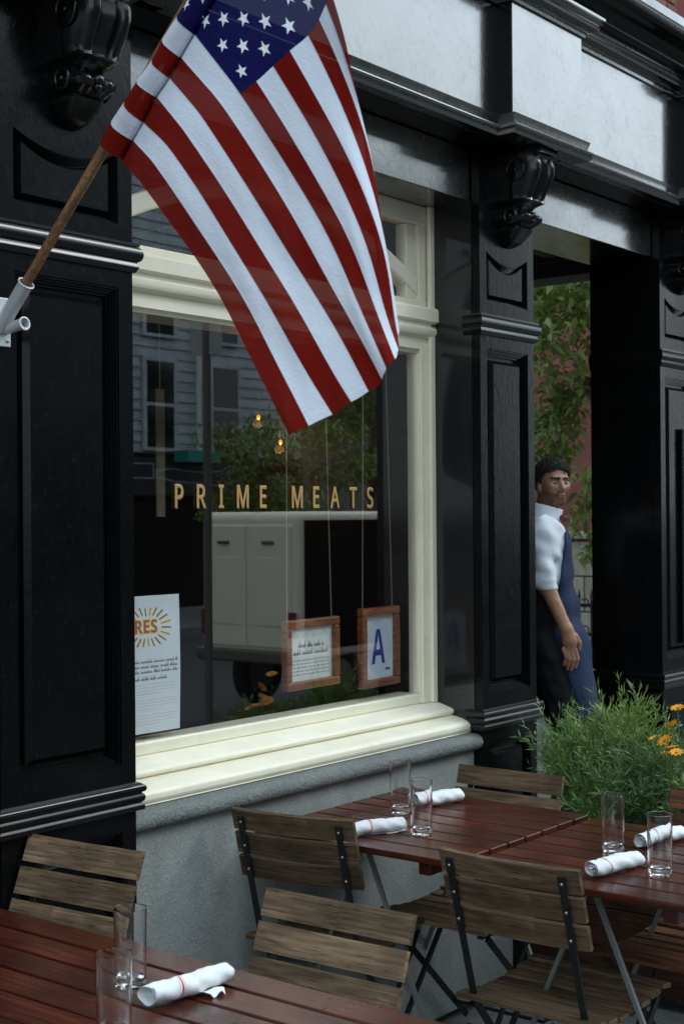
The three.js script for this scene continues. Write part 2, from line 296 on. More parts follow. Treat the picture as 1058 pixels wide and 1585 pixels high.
// entablature
{
  const e = partGroup('entablature', shop);
  part('beam', box(P1[1] + 0.002, P2[0] - 0.002, 2.93, 3.128, -0.32, 0.0, 0.004), M.gloss, e);
  part('beam', box(P2[1] + 0.002, P3[0] - 0.002, 2.93, 3.128, -0.32, 0.0, 0.004), M.gloss, e);
  part('beam', box(0.4, P1[0] - 0.002, 2.93, 3.128, -0.32, 0.0, 0.004), M.gloss, e);
  part('soffit', box(0.4, 6.5, 3.131, 3.15, -0.3, FR - 0.03), M.black, e);
  const blocks = [P1, P2, P3].map(([a, b]) => [a - 0.068, b + 0.065]);
  const path = [[0.4, FR]];
  for (const [a, b] of blocks) { path.push([a, FR], [a, BLK]); if (b < 6.5) path.push([b, BLK], [b, FR]); else path.push([b, BLK], [b, -1.9]); }
  part('architrave_moulding', sweep([[-0.06, 3.133], [0.018, 3.133], [0.026, 3.139], [0.03, 3.147], [0.026, 3.153], [0.032, 3.156], [0.036, 3.161], [0.034, 3.166], [0.014, 3.168], [0.018, 3.19], [0.024, 3.207], [-0.06, 3.21]], path), M.gloss, e);
  let x = 0.4;
  for (const [a, b] of blocks) {
    part('frieze_panel', box(x, a, 3.2, 3.66, FR - 0.1, FR), M.gloss, e);
    part('frieze_block', box(a, b, 3.2, 3.66, FR - 0.1, BLK - 0.006), M.black, e); part('frieze_panel', box(a + 0.004, b - 0.004, 3.205, 3.64, BLK - 0.0055, BLK), M.gloss, e); x = b;
  }
  part('frieze_panel', box(6.40, 6.56, 3.2, 3.66, -1.9, FR - 0.105), M.gloss, e);
  part('bed_moulding', sweep([[-0.06, 3.622], [0.01, 3.622], [0.012, 3.634], [0.02, 3.637], [0.02, 3.646], [0.05, 3.652], [0.054, 3.66], [0.05, 3.668], [0.058, 3.671], [0.064, 3.679], [0.058, 3.687], [0.07, 3.69], [0.07, 3.7], [-0.06, 3.7]], path), M.gloss, e);
  part('cornice', sweep([[-0.1, 3.702], [0.08, 3.702], [0.086, 3.71], [0.086, 3.716], [0.094, 3.72], [0.104, 3.732], [0.125, 3.746], [0.155, 3.755], [0.175, 3.759], [0.18, 3.766], [0.188, 3.77], [0.194, 3.784], [0.194, 3.797], [-0.1, 3.797]], [[0.4, FR + 0.02], [6.565, FR + 0.02], [6.565, -1.9]]), M.black, e);
  part('cornice_flashing', sweep([[-0.3, 3.80], [0.198, 3.80], [0.198, 3.836], [-0.3, 3.87]], [[0.4, FR + 0.02], [6.565, FR + 0.02], [6.565, -1.9]]), M.flash, e);
}
// upper wall of brick
{
  const brickMats = [C(0.24, 0.095, 0.06), C(0.29, 0.12, 0.08), C(0.2, 0.075, 0.05)].map(c => std(c, 0.9, { map: plainMap, bumpMap: stuccoBump, bumpScale: 0.002 }));
  const w = partGroup('upper_wall', shop);
  part('mortar_bed', box(0.4, 6.38, 3.84, 8.2, -3.0, -0.012), std(C(0.42, 0.40, 0.36), 0.95, { map: plainMap }), w);
  const bg = box(0, 0.205, 0, 0.06, -0.01, 0.0, 0.004), bs = box(0, 0.1, 0, 0.06, -0.01, 0.0, 0.004);
  for (let r = 0; r < 15; r++) for (let i = 0; i < 12; i++) {
    const odd = r % 2, right = 6.38 - i * 0.216 - (odd ? 0.108 : 0);
    const b = part('brick', bg, brickMats[Math.floor(rnd() * 3)], w); b.position.set(right - 0.205, 3.9 + r * 0.071, rr(-0.002, 0.001));
    if (odd && i === 0) { const h = part('brick', bs, brickMats[Math.floor(rnd() * 3)], w); h.position.set(6.28, 3.9 + r * 0.071, 0); }
  }
}
// stone wall under the window
{
  const w = partGroup('stone_wall', shop), a = P1[1] - 0.05, b = P2[0] - 0.004;
  part('wall_face', box(a, b, 0.35, 0.88, -0.3, 0.0), M.stucco, w);
  part('plinth', box(a, b, 0.0, 0.352, -0.3, 0.17, 0.012), M.stucco, w);
  part('coping', sweep([[-0.14, 0.848], [0.01, 0.848], ...arcPts(0.01, 0.88, 0.03, -Math.PI / 2 + 0.35, Math.PI / 2, 8), [-0.14, 0.912]], [[a, 0.0], [b + 0.012, 0.0]]), M.coping, w);
}
// window
const WZ = -0.18, GZ = -0.205;
const win = partGroup('display_window', shop);
{
  const a = P1[1] + 0.02, b = P2[0] - 0.004, cx = (a + b) / 2;
  // sill: two cream steps
  part('sill', sweep([[-0.28, 0.9135], [-0.012, 0.9135], ...arcPts(-0.03, 0.935, 0.024, -0.9, Math.PI / 2 - 0.3, 8), [-0.1, 0.972], [-0.28, 0.972]], [[a - 0.06, 0.0], [b, 0.0]]), M.cream, win);
  part('sill', sweep([[-0.28, 0.9725], [-0.10, 0.9725], ...arcPts(-0.102, 0.986, 0.0125, -Math.PI / 2, Math.PI / 2 - 0.25, 6), [-0.16, 1.016], [-0.28, 1.016]], [[a - 0.06, 0.0], [b, 0.0]]), M.cream, win);
  part('bottom_rail', box(a, b, 1.0165, 1.055, -0.3, WZ - 0.012, 0.006), M.cream, win);
  for (const [x0, x1] of [[a, a + 0.085], [b - 0.072, b]]) {
    part('jamb', box(x0, x1, 1.017, 2.40, -0.25, WZ, 0.006), M.cream, win);
    part('window_lining', box(x0 - 0.004, x1 + 0.004, 1.0, 2.93, -0.40, -0.251), M.darkWood, win);
    part('jamb', box(x0, x1, 2.53, 2.93, -0.25, WZ - 0.008, 0.006), M.cream, win);
  }
  part('casing_bead', box(b - 0.03, b + 0.001, 1.017, 2.93, WZ, WZ + 0.018, 0.005), M.cream, win);
  part('casing_bead', box(a - 0.001, a + 0.03, 1.017, 2.93, WZ, WZ + 0.018, 0.005), M.cream, win);
  part('glazing_bead', box(b - 0.08, b - 0.0725, 1.056, 2.36, -0.22, WZ - 0.01, 0.003), M.cream, win);
  // transom with mouldings
  part('transom', sweep([[-0.16, 2.362], [-0.02, 2.362], [-0.016, 2.372], [-0.002, 2.376], [-0.002, 2.418], [0.004, 2.424], [0.02, 2.43], [0.026, 2.44], [0.026, 2.455], [0.018, 2.461], [0.018, 2.474], [0.036, 2.482], [0.036, 2.524], [0.028, 2.535], [-0.16, 2.54]], [[a - 0.02, WZ], [b - 0.002, WZ]]), M.cream, win);
  part('head_rail', box(a, b, 2.855, 2.93, -0.25, WZ - 0.004, 0.006), M.cream, win);
  // arched bar between the transom and the head
  const hw = (b - a) / 2 - 0.075, arcY = (x, o) => 2.827 + o - 0.325 * (x - cx) * (x - cx);
  const top = [], bot = []; for (let i = 0; i <= 40; i++) { const x = lerp(cx - hw, cx + hw, i / 40); top.push([x, Math.min(arcY(x, 0.035), 2.87)]); bot.push([x, arcY(x, -0.03)]); }
  part('arch_bar', extrude(shapeOf([...bot, ...top.reverse()]), -0.25, WZ - 0.012, 0.008), M.cream, win);
  part('transom_rail', box(a, b, 2.541, 2.565, -0.25, WZ - 0.006, 0.005), M.cream, win);
  for (const s of [-1, 1]) { const x0 = s > 0 ? b - 0.138 : a + 0.0855; part('stile', box(x0, x0 + 0.0655, 2.566, 2.854, -0.25, WZ - 0.02, 0.005), M.cream, win); }
  part('pane', box(a + 0.08, b - 0.07, 1.05, 2.37, GZ - 0.003, GZ), M.pane, win);
  part('pane', box(a + 0.09, b - 0.085, 2.535, 2.86, -0.222, -0.218), M.pane, win);
  part('window_head', box(a - 0.02, b + 0.004, 2.931, 3.1, -0.6, -0.321), M.black, win);
}
// gold lettering
{
  const font = await new FontLoader().loadAsync('fonts/droid/droid_sans_regular.typeface.json');
  const place = (word, x0, x1) => {
    const g = [...word].map(ch => { const t = new TextGeometry(ch, { font, size: 0.073, depth: 0.002, curveSegments: 5, bevelEnabled: true, bevelSize: 0.0014, bevelThickness: 0.0003, bevelSegments: 1 }); t.computeBoundingBox(); const b = t.boundingBox; t.translate(-b.min.x, 0, 0); t.scale(0.8, 1, 1); return [t, (b.max.x - b.min.x) * 0.8]; });
    const gap = (x1 - x0 - g.reduce((s, q) => s + q[1], 0)) / (g.length - 1); let x = x0;
    g.forEach(([t, w]) => {
      const l = part('letter', boxUV(t), M.gold, win); l.position.set(x, 1.769, GZ + 0.003);
      const s = part('letter_outline', boxUV(t.clone()), M.goldEdge, win); s.scale.set(1.0, 1.0, 0.5); s.position.set(x + 0.005, 1.7655, GZ + 0.001);
      x += w + gap;
    });
  };
  place('PRIME', 3.163, 3.588); place('MEATS', 3.727, 4.182);
}
// room behind the glass, porch
{
  const r = partGroup('dining_room', shop);
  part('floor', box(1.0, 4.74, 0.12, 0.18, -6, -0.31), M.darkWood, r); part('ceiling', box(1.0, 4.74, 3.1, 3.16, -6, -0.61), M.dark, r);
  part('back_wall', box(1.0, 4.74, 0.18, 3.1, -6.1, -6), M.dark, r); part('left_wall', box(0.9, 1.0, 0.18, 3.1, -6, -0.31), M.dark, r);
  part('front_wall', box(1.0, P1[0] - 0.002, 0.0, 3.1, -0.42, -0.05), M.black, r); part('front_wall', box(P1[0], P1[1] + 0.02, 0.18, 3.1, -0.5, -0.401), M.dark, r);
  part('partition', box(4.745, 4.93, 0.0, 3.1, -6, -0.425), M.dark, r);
  const p = partGroup('porch', shop);
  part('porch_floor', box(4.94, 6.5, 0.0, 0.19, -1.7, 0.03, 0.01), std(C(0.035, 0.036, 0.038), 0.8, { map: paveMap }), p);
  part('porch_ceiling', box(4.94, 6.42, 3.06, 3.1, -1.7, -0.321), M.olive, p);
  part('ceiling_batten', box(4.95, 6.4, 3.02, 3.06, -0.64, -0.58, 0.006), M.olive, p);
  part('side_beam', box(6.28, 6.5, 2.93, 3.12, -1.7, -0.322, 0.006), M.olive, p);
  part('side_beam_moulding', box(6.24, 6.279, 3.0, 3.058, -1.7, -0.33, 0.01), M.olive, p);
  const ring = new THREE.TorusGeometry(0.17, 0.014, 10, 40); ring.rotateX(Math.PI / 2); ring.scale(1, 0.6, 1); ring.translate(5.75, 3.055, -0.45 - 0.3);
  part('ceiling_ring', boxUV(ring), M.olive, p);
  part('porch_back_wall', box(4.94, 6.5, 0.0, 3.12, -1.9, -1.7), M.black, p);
  part('side_wall', box(4.94, 6.5, 0, 3.85, -9, -1.901), M.stucco, p);
}

// ------------------------------------------------------------------ things in and on the window
function canvasTex(w, h, draw) {
  const c = document.createElement('canvas'); c.width = w; c.height = h; draw(c.getContext('2d'), w, h);
  const t = new THREE.CanvasTexture(c); t.colorSpace = THREE.SRGBColorSpace; return t;
}
function scribble(g, x0, x1, y, h, color, lw, s) {           // a line of handwriting too small to read
  seed = s; g.strokeStyle = color; g.lineWidth = lw; g.beginPath(); let x = x0;
  while (x < x1) {
    const wl = rr(3, 9) * h * 0.5; for (let k = 0; k < wl && x < x1; k += h * 0.35) { const hh = h * (rnd() < 0.25 ? 1 : 0.5); g.moveTo(x, y); g.lineTo(x + h * 0.12, y - hh); g.lineTo(x + h * 0.26, y); x += h * 0.35; } x += h * 0.5;
  }
  g.stroke();
}
const paper = (map) => std(C(1, 1, 1), 0.8, { map });
{
  const t = canvasTex(420, 900, (g, w, h) => {
    g.fillStyle = '#dfe7ea'; g.fillRect(0, 0, w, h);
    g.save(); g.translate(140, 205); const cols = ['#5a4632', '#c9962e', '#7a3a24', '#333040'];
    for (let i = 0; i < 22; i++) {
      const a = i / 22 * Math.PI * 2 + 0.07, r0 = 88 + 34 * Math.abs(Math.cos(a)), r1 = 150 + 55 * Math.abs(Math.cos(a));
      g.lineWidth = 12; g.strokeStyle = '#e2b53c'; g.beginPath(); g.moveTo(r0 * Math.cos(a) + 4, r0 * Math.sin(a) * 0.8 + 4); g.lineTo(r1 * Math.cos(a) + 4, r1 * Math.sin(a) * 0.8 + 4); g.stroke();
      g.lineWidth = 8; g.strokeStyle = cols[i % 4]; g.beginPath(); g.moveTo(r0 * Math.cos(a), r0 * Math.sin(a) * 0.8); g.lineTo(r1 * Math.cos(a), r1 * Math.sin(a) * 0.8); g.stroke();
    }
    g.font = 'bold 116px sans-serif'; g.fillStyle = '#e8bb30'; g.fillText('RES', -108, 42); g.strokeStyle = '#e8bb30'; g.lineWidth = 12; g.strokeText('RES', -108, 40);
    g.fillStyle = '#96501f'; g.fillText('RES', -108, 38); g.restore();
    for (let i = 0; i < 4; i++) scribble(g, 24, i === 3 ? 310 : 395, 440 + i * 33 + (i === 3 ? 14 : 0), 21, '#4d565c', 3, 50 + i);
    for (let i = 0; i < 15; i++) if (i % 5 < 4) scribble(g, 40, i % 5 === 3 ? 250 : 370 + (i * 37) % 25, 585 + i * 20, 7, '#bcc6cb', 1.3, 80 + i * 7);
    for (const y of [640, 755]) { g.fillStyle = 'rgba(170,180,186,0.25)'; g.fillRect(0, y, w, 4); }
  });
  const p = thing('paper_notice', 'white paper notice with sunburst lettering taped low inside the window', 'notice', [3.093, 1.076, -0.222]);
  const sh = new THREE.PlaneGeometry(0.207, 0.422, 6, 14), a = sh.attributes.position;
  for (let i = 0; i < a.count; i++) a.setZ(i, 0.003 * Math.sin(a.getX(i) * 14) + 0.003 * Math.cos(a.getY(i) * 9));
  sh.translate(0, 0.211, 0); sh.computeVertexNormals(); part('sheet', sh, new THREE.MeshStandardMaterial({ map: t, roughness: 0.8, side: THREE.DoubleSide }), p);
}
function framedSign(label, x, y0, w, h, rot, tex, cordTop) {
  const g = thing('framed_sign', label, 'framed sign', [x, y0, -0.265], rot, 'framed signs hung in the window'), t = 0.03;
  for (const [a, b, c, d] of [[-w / 2, w / 2, h - t, h], [-w / 2, w / 2, 0, t], [-w / 2, -w / 2 + t, t, h - t], [w / 2 - t, w / 2, t, h - t]])
    part('frame_rail', box(a, b, c, d, -0.008, 0.022, 0.006), M.frameWood, g);
  const pl = new THREE.PlaneGeometry(w - 2 * t, h - 2 * t); pl.translate(0, h / 2, 0.004); part('sheet', pl, paper(tex), g);
  part('backing', box(-w / 2 + 0.004, w / 2 - 0.004, 0.004, h - 0.004, -0.014, -0.0085), M.darkWood, g);
  for (const [bx, tx] of cordTop) part('cord', tube([V(bx, h - 0.002, 0), V(lerp(bx, tx, 0.5), lerp(h, 1.95, 0.5), 0.004), V(tx, 1.95, 0)], 0.0022, 10, 6), M.cord, g);
  return g;
}
framedSign('square wooden framed notice with small black printing hung in the window', 3.895, 1.13, 0.312, 0.246, 0.04, canvasTex(512, 400, (g, w, h) => {
  g.fillStyle = '#dde4df'; g.fillRect(0, 0, w, h); g.fillStyle = '#9aa39f'; g.font = '44px serif'; g.textAlign = 'center'; g.fillText('P R I M E   M E A T S', w / 2, 76);
  scribble(g, 110, 410, 150, 36, '#3c4346', 5, 5); scribble(g, 50, 470, 205, 36, '#3c4346', 5, 6);
  for (let i = 0; i < 5; i++) scribble(g, 40, 480, 252 + i * 27, 16, '#8b9492', 2.5, 20 + i);
}), [[-0.13, -0.13], [0.13, 0.06]]);
framedSign('upright wooden framed card with a big blue letter A in the window', 4.297, 1.096, 0.252, 0.298, 0.05, canvasTex(400, 500, (g, w, h) => {
  g.fillStyle = '#d5e2ea'; g.fillRect(0, 0, w, h); g.strokeStyle = '#9fb9d2';
  for (let r = 60; r < 175; r += 16) { g.lineWidth = 5; g.beginPath(); for (let i = 0; i <= 72; i++) { const a = i / 72 * 6.2832, q = r + 6 * Math.sin(a * 12); g[i ? 'lineTo' : 'moveTo'](w / 2 + q * Math.cos(a), 255 + q * 1.2 * Math.sin(a)); } g.stroke(); }
  g.fillStyle = '#7d92a3'; g.font = 'bold 24px sans-serif'; g.textAlign = 'center'; g.fillText('SANITARY INSPECTION GRADE', w / 2, 38, 370);
  g.save(); g.translate(w / 2 - 4, 385); g.scale(0.86, 1.12); g.font = 'bold 340px sans-serif'; g.fillStyle = '#2c3192'; g.fillText('A', 0, 0); g.restore();
  g.fillStyle = '#20242c'; for (const x of [296, 318, 340]) g.fillRect(x, 430, 17, 16); g.fillRect(296, 424, 61, 8);
}), [[-0.1, -0.085], [0.1, 0.03]]);
{
  const s = thing('hanging_strip', 'narrow pale wooden strip hanging inside the window left of the gold letters', 'strip', [3.69, 1.74, -0.8]);
  part('slat', box(-0.022, 0.022, 0, 0.47, -0.004, 0.004, 0.003), M.cord, s); part('cord', box(-0.002, 0.002, 0.47, 1.35, -0.002, 0.002), M.cord, s);
}
for (const [x, y, z, lab] of [[4.46, 2.155, -1.0, 'small glowing orange pendant lamp seen through the window, the upper one'], [4.60, 2.055, -1.0, 'small glowing orange pendant lamp seen through the window, the lower one']]) {
  const l = thing('pendant_lamp', lab, 'lamp', [x, y, z], 0, 'pendant lamps inside');
  part('bulb', new THREE.SphereGeometry(0.009, 12, 10).scale(0.8, 1.2, 0.8), std(C(0.9, 0.4, 0.1), 0.5, { emissive: C(1, 0.28, 0.05), emissiveIntensity: 1.6 }), l);
  part('cap', new THREE.CylinderGeometry(0.012, 0.016, 0.03, 12).translate(0, 0.034, 0), M.iron, l);
  part('cord', new THREE.CylinderGeometry(0.003, 0.003, 3.098 - y - 0.05, 6).translate(0, (3.098 - y + 0.05) / 2, 0), M.iron, l);
  const pl = new THREE.PointLight(new THREE.Color(1, 0.5, 0.2), 0.12); pl.castShadow = true; pl.position.set(0, -0.03, 0); l.add(pl);
}
{
  const m = thing('menu_case', 'white menu sheets in a case on the corner pier by the right edge', 'menu case', [6.41, 1.28, 0.042]);
  part('case', box(-0.118, 0.118, -0.16, 0.86, 0, 0.014, 0.004), M.iron, m);
  for (const [a, b] of [[0.5, 0.8], [0.17, 0.46], [-0.14, 0.14]]) part('sheet', box(-0.108, 0.108, a, b, 0.0145, 0.0175), std(C(0.78, 0.82, 0.82), 0.7), m);
}

// ------------------------------------------------------------------ flag
const FLAG = [[[2.275,2.621,0.446],[2.288,2.573,0.502],[2.172,2.459,0.697],[2.151,2.185,0.945],[2.142,1.897,1.144]],
[[2.275,2.663,0.484],[2.287,2.612,0.539],[2.170,2.494,0.741],[2.154,2.204,0.989],[2.150,1.915,1.186]],
[[2.275,2.702,0.530],[2.282,2.646,0.580],[2.171,2.520,0.788],[2.157,2.223,1.034],[2.156,1.937,1.227]],
[[2.275,2.742,0.572],[2.283,2.696,0.622],[2.173,2.544,0.836],[2.158,2.242,1.076],[2.163,1.959,1.269]],
[[2.275,2.782,0.623],[2.279,2.730,0.668],[2.175,2.568,0.884],[2.160,2.260,1.119],[2.167,1.978,1.305]],
[[2.275,2.821,0.656],[2.280,2.769,0.703],[2.176,2.590,0.931],[2.163,2.280,1.163],[2.169,1.997,1.341]],
[[2.275,2.863,0.704],[2.278,2.811,0.748],[2.176,2.611,0.978],[2.165,2.298,1.206],[2.165,2.016,1.367]],
[[2.275,2.902,0.745],[2.278,2.850,0.789],[2.175,2.628,1.024],[2.171,2.311,1.246],[2.170,2.034,1.374]],
[[2.275,2.940,0.786],[2.277,2.888,0.830],[2.174,2.649,1.072],[2.173,2.323,1.280],[2.197,2.057,1.359]],
[[2.275,2.977,0.826],[2.277,2.925,0.870],[2.173,2.669,1.119],[2.169,2.341,1.308],[2.220,2.085,1.340]],
[[2.275,3.014,0.866],[2.276,2.962,0.909],[2.171,2.691,1.165],[2.195,2.373,1.300],[2.251,2.116,1.308]],
[[2.274,3.050,0.905],[2.276,2.998,0.948],[2.160,2.712,1.200],[2.216,2.414,1.286],[2.282,2.146,1.274]],
[[2.274,3.086,0.944],[2.276,3.034,0.986],[2.146,2.731,1.230],[2.232,2.464,1.267],[2.315,2.171,1.243]],
[[2.274,3.121,0.981],[2.275,3.069,1.023],[2.128,2.751,1.255],[2.247,2.513,1.245],[2.348,2.195,1.213]]];
{
  const o = [2.3, 2.25, 0.06];
  const f = thing('american_flag', 'stars and stripes flag on a slanting wooden pole over the window', 'flag', o);
  const cols = [0.23, 0.4, 0.7, 1];
  const cubic = (x, xs, ys) => {                                     // monotone-ish cubic through unevenly spaced points
    let i = 0; while (i < xs.length - 2 && x > xs[i + 1]) i++;
    const m = (k) => k <= 0 ? (ys[1] - ys[0]) / (xs[1] - xs[0]) : k >= xs.length - 1 ? (ys[k] - ys[k - 1]) / (xs[k] - xs[k - 1]) : (ys[k + 1] - ys[k - 1]) / (xs[k + 1] - xs[k - 1]);
    const h = xs[i + 1] - xs[i], t = (x - xs[i]) / h, t2 = t * t, t3 = t2 * t;
    return (2 * t3 - 3 * t2 + 1) * ys[i] + (t3 - 2 * t2 + t) * h * m(i) + (-2 * t3 + 3 * t2) * ys[i + 1] + (t3 - t2) * h * m(i + 1);
  };
  const ks = [...Array(14).keys()];
  // near the pole the cloth is sleeved (u to 0.09), pleated back on itself (0.09 to 0.23) and then hangs free
  const at = (u, v) => { const q = [0, 1, 2].map(a => cubic(v, ks, ks.map(k => {
    const A = FLAG[k][0], B = FLAG[k][1], back = [lerp(A[0], B[0], 0.4) + 0.03, lerp(A[1], B[1], 0.4), lerp(A[2], B[2], 0.4) - 0.02];
    if (u < 0.09) return lerp(A[a], B[a], u / 0.09);
    if (u < 0.16) return lerp(B[a], back[a], (u - 0.09) / 0.07);
    if (u < 0.23) return lerp(back[a], B[a] + (a ? 0 : 0.006), (u - 0.16) / 0.07);
    return cubic(u, cols, FLAG[k].slice(1).map(p => p[a])) + (a ? 0 : 0.006 * Math.max(0, 1 - (u - 0.23) / 0.1)); })));
    if (u < 0.09) { const s = Math.sin(u / 0.09 * Math.PI); q[0] -= 0.022 * s; }
    const w = Math.max(0, u - 0.25); q[0] += 0.016 * w * Math.sin(v * 1.1 + u * 4) + 0.008 * w * Math.sin(v * 2.3 - u * 9) + 0.003 * w * Math.sin(v * 5.1 + u * 22); return q; };
  const NU = 100, NV = 78, pos = [], uv = [], idx = [];
  for (let j = 0; j <= NV; j++) for (let i = 0; i <= NU; i++) { const u = i / NU, v = j / NV; const p = at(u, v * 13); pos.push(p[0] - o[0], p[1] - o[1], p[2] - o[2]); uv.push(u, v); }
  for (let j = 0; j < NV; j++) for (let i = 0; i < NU; i++) { const a = j * (NU + 1) + i, b = a + 1, c = a + NU + 1; idx.push(a, b, c, b, c + 1, c); }
  const g = new THREE.BufferGeometry(); g.setAttribute('position', new THREE.Float32BufferAttribute(pos, 3)); g.setAttribute('uv', new THREE.Float32BufferAttribute(uv, 2)); g.setIndex(idx); g.computeVertexNormals();
  const map = canvasTex(1600, 1040, (c, w, h) => {
    const s = h / 13; for (let k = 0; k < 13; k++) { c.fillStyle = k % 2 ? '#d2d8e4' : '#6c150f'; c.fillRect(0, k * s, w, s + 1); c.fillStyle = 'rgba(60,20,30,0.25)'; c.fillRect(0, k * s - 1, w, 2); }
    c.fillStyle = '#17184a'; c.fillRect(0, 0, w * 0.4, s * 7); c.fillStyle = '#e4e8ee';
    const star = (x, y, r) => { c.beginPath(); for (let i = 0; i < 10; i++) { const a = Math.PI * i / 5 - 1.571, q = i % 2 ? r * 0.4 : r; c[i ? 'lineTo' : 'moveTo'](x + q * Math.cos(a), y + q * Math.sin(a)); } c.closePath(); c.fill(); };
    for (let r = 0; r < 9; r++) for (let k = 0; k < (r % 2 ? 5 : 6); k++) star(w * 0.4 * ((r % 2 ? 2 : 1) + 2 * k) / 12, s * 7 * (r + 1) / 10, 24.5);
    c.globalAlpha = 0.06; seed = 5; for (let i = 0; i < 9000; i++) { c.fillStyle = rnd() < 0.5 ? '#000' : '#fff'; c.fillRect(rnd() * w, rnd() * h, rr(2, 9), 1.5); } c.globalAlpha = 1;
  });
  const flagBump = tex(1024, 768, (u, v) => { const k = v * 13, e = Math.abs(k - Math.round(k)); return 0.35 * n8(u * 5 + v * 3, v * 8 - u * 2) + 0.25 * n16(u * 9 + v * 6, v * 16 - u * 4) + 0.14 * n64(u * 40 + v * 10, v * 40) + 0.1 * n256(u * 256, v * 256) + (e < 0.05 ? 0.12 : 0) + (u > 0.985 ? 0.15 : 0); }, false);
  part('cloth', g, new THREE.MeshPhysicalMaterial({ map, roughness: 1, specularIntensity: 0.05, side: THREE.DoubleSide, transparent: true, opacity: 0.96, bumpMap: flagBump, bumpScale: 0.006 }), f);
  const d = V(0, Math.SQRT1_2, Math.SQRT1_2), p0 = V(0, 0.02, 0.03), L = 1.36;
  const pole = new THREE.CylinderGeometry(0.0125, 0.0125, L, 16); pole.applyQuaternion(new THREE.Quaternion().setFromUnitVectors(V(0, 1, 0), d)); pole.translate(p0.x, p0.y + d.y * L / 2, p0.z + d.z * L / 2);
  part('pole', pole, M.poleWood, f);
  part('finial', new THREE.SphereGeometry(0.026, 16, 12).translate(0, p0.y + d.y * L, p0.z + d.z * L), M.gold, f);
  const b = thing('flag_bracket', 'white metal flagpole bracket with two sockets on the left black pier', 'bracket', [2.3, 2.25, 0.04]);
  const white = std(C(0.55, 0.57, 0.58), 0.4, { metalness: 0.3 });
  part('plate', box(-0.045, 0.03, -0.075, 0.05, 0.0, 0.008, 0.003), white, b);
  const socket = (dir, len, r) => { const pts = [[r - 0.004, 0], [r, 0], [r, len - 0.006], [r + 0.003, len - 0.004], [r + 0.003, len], [r - 0.004, len], [r - 0.004, 0]].map(([x, y]) => new THREE.Vector2(x, y)); const s = new THREE.LatheGeometry(pts, 20); s.applyQuaternion(new THREE.Quaternion().setFromUnitVectors(V(0, 1, 0), dir.clone().normalize())); return s; };
  part('socket', socket(V(0, 1, 1), 0.15, 0.019).translate(0, -0.03, 0.0), white, b);
  part('socket', socket(V(0.0, 0.1, 1), 0.08, 0.0145).translate(0.012, -0.03, 0.005), white, b);
  for (const [x, y] of [[-0.03, 0.035], [0.018, -0.06], [-0.03, -0.06]]) part('screw', new THREE.SphereGeometry(0.005, 8, 6).scale(1, 1, 0.5).translate(x, y, 0.009), M.bolt, b);
}

// ------------------------------------------------------------------ tables
const TY = 0.77;
function slatVariants(w, h, l, n, mk) { return [...Array(n).keys()].map(k => boxUV(mk(w, h, l), 1, k * 0.37, k * 0.173)); }
const tableSlats = slatVariants(0.089, 0.02, 0.735, 4, (w, h, l) => new RoundedBoxGeometry(w, h, l, 2, 0.004));
const tableMats = [0.75, 1.0, 1.25].map(k => { const m = M.table.clone(); m.color = C(0.118 * k, 0.027 * k, 0.012 * k); return m; });
const longSlats = slatVariants(0.089, 0.02, 1.62, 4, (w, h, l) => new RoundedBoxGeometry(w, h, l, 2, 0.004));
function table(label, x, z, y = TY, slats = tableSlats, reach = 1) {
  const t = thing('folding_table', label, 'table', [x, 0, z], 0, 'folding slatted tables');
  for (let i = 0; i < 8; i++) { const s = part('slat', slats[Math.floor(rnd() * 4)], tableMats[Math.floor(rnd() * 3)], t); s.position.set(-0.343 + i * 0.098, y - 0.01 + rr(-0.0006, 0.0006), rr(-0.001, 0.001)); }
  for (const s of [-1, 1]) part('batten', box(-0.36, 0.36, y - 0.06, y - 0.021, s * 0.25 * reach - 0.02, s * 0.25 * reach + 0.02, 0.004), tableMats[0], t);
  for (const sx of [-1, 1]) for (const sz of [-1, 1]) part('leg', bar(V(sx * 0.31, y - 0.022, sz * (reach > 1 ? 0.4 : 0.01)), V(sx * 0.31, 0.0, sz * 0.33 * reach), 0.012, 0.012), M.steel, t);
  for (const sz of [-1, 1]) part('stretcher', bar(V(-0.31, 0.12, sz * 0.277 * reach), V(0.31, 0.12, sz * 0.277 * reach), 0.012, 0.012), M.steel, t);
  return t;
}
table('red-brown slatted folding table standing against the grey stone wall', 3.665, 0.385, TY + 0.009);
table('red-brown slatted folding table joined on the street side, carrying two upright glasses', 3.665, 1.135);
table('long red-brown slatted table in the lower left foreground', 1.865, 0.86, TY, longSlats, 2);

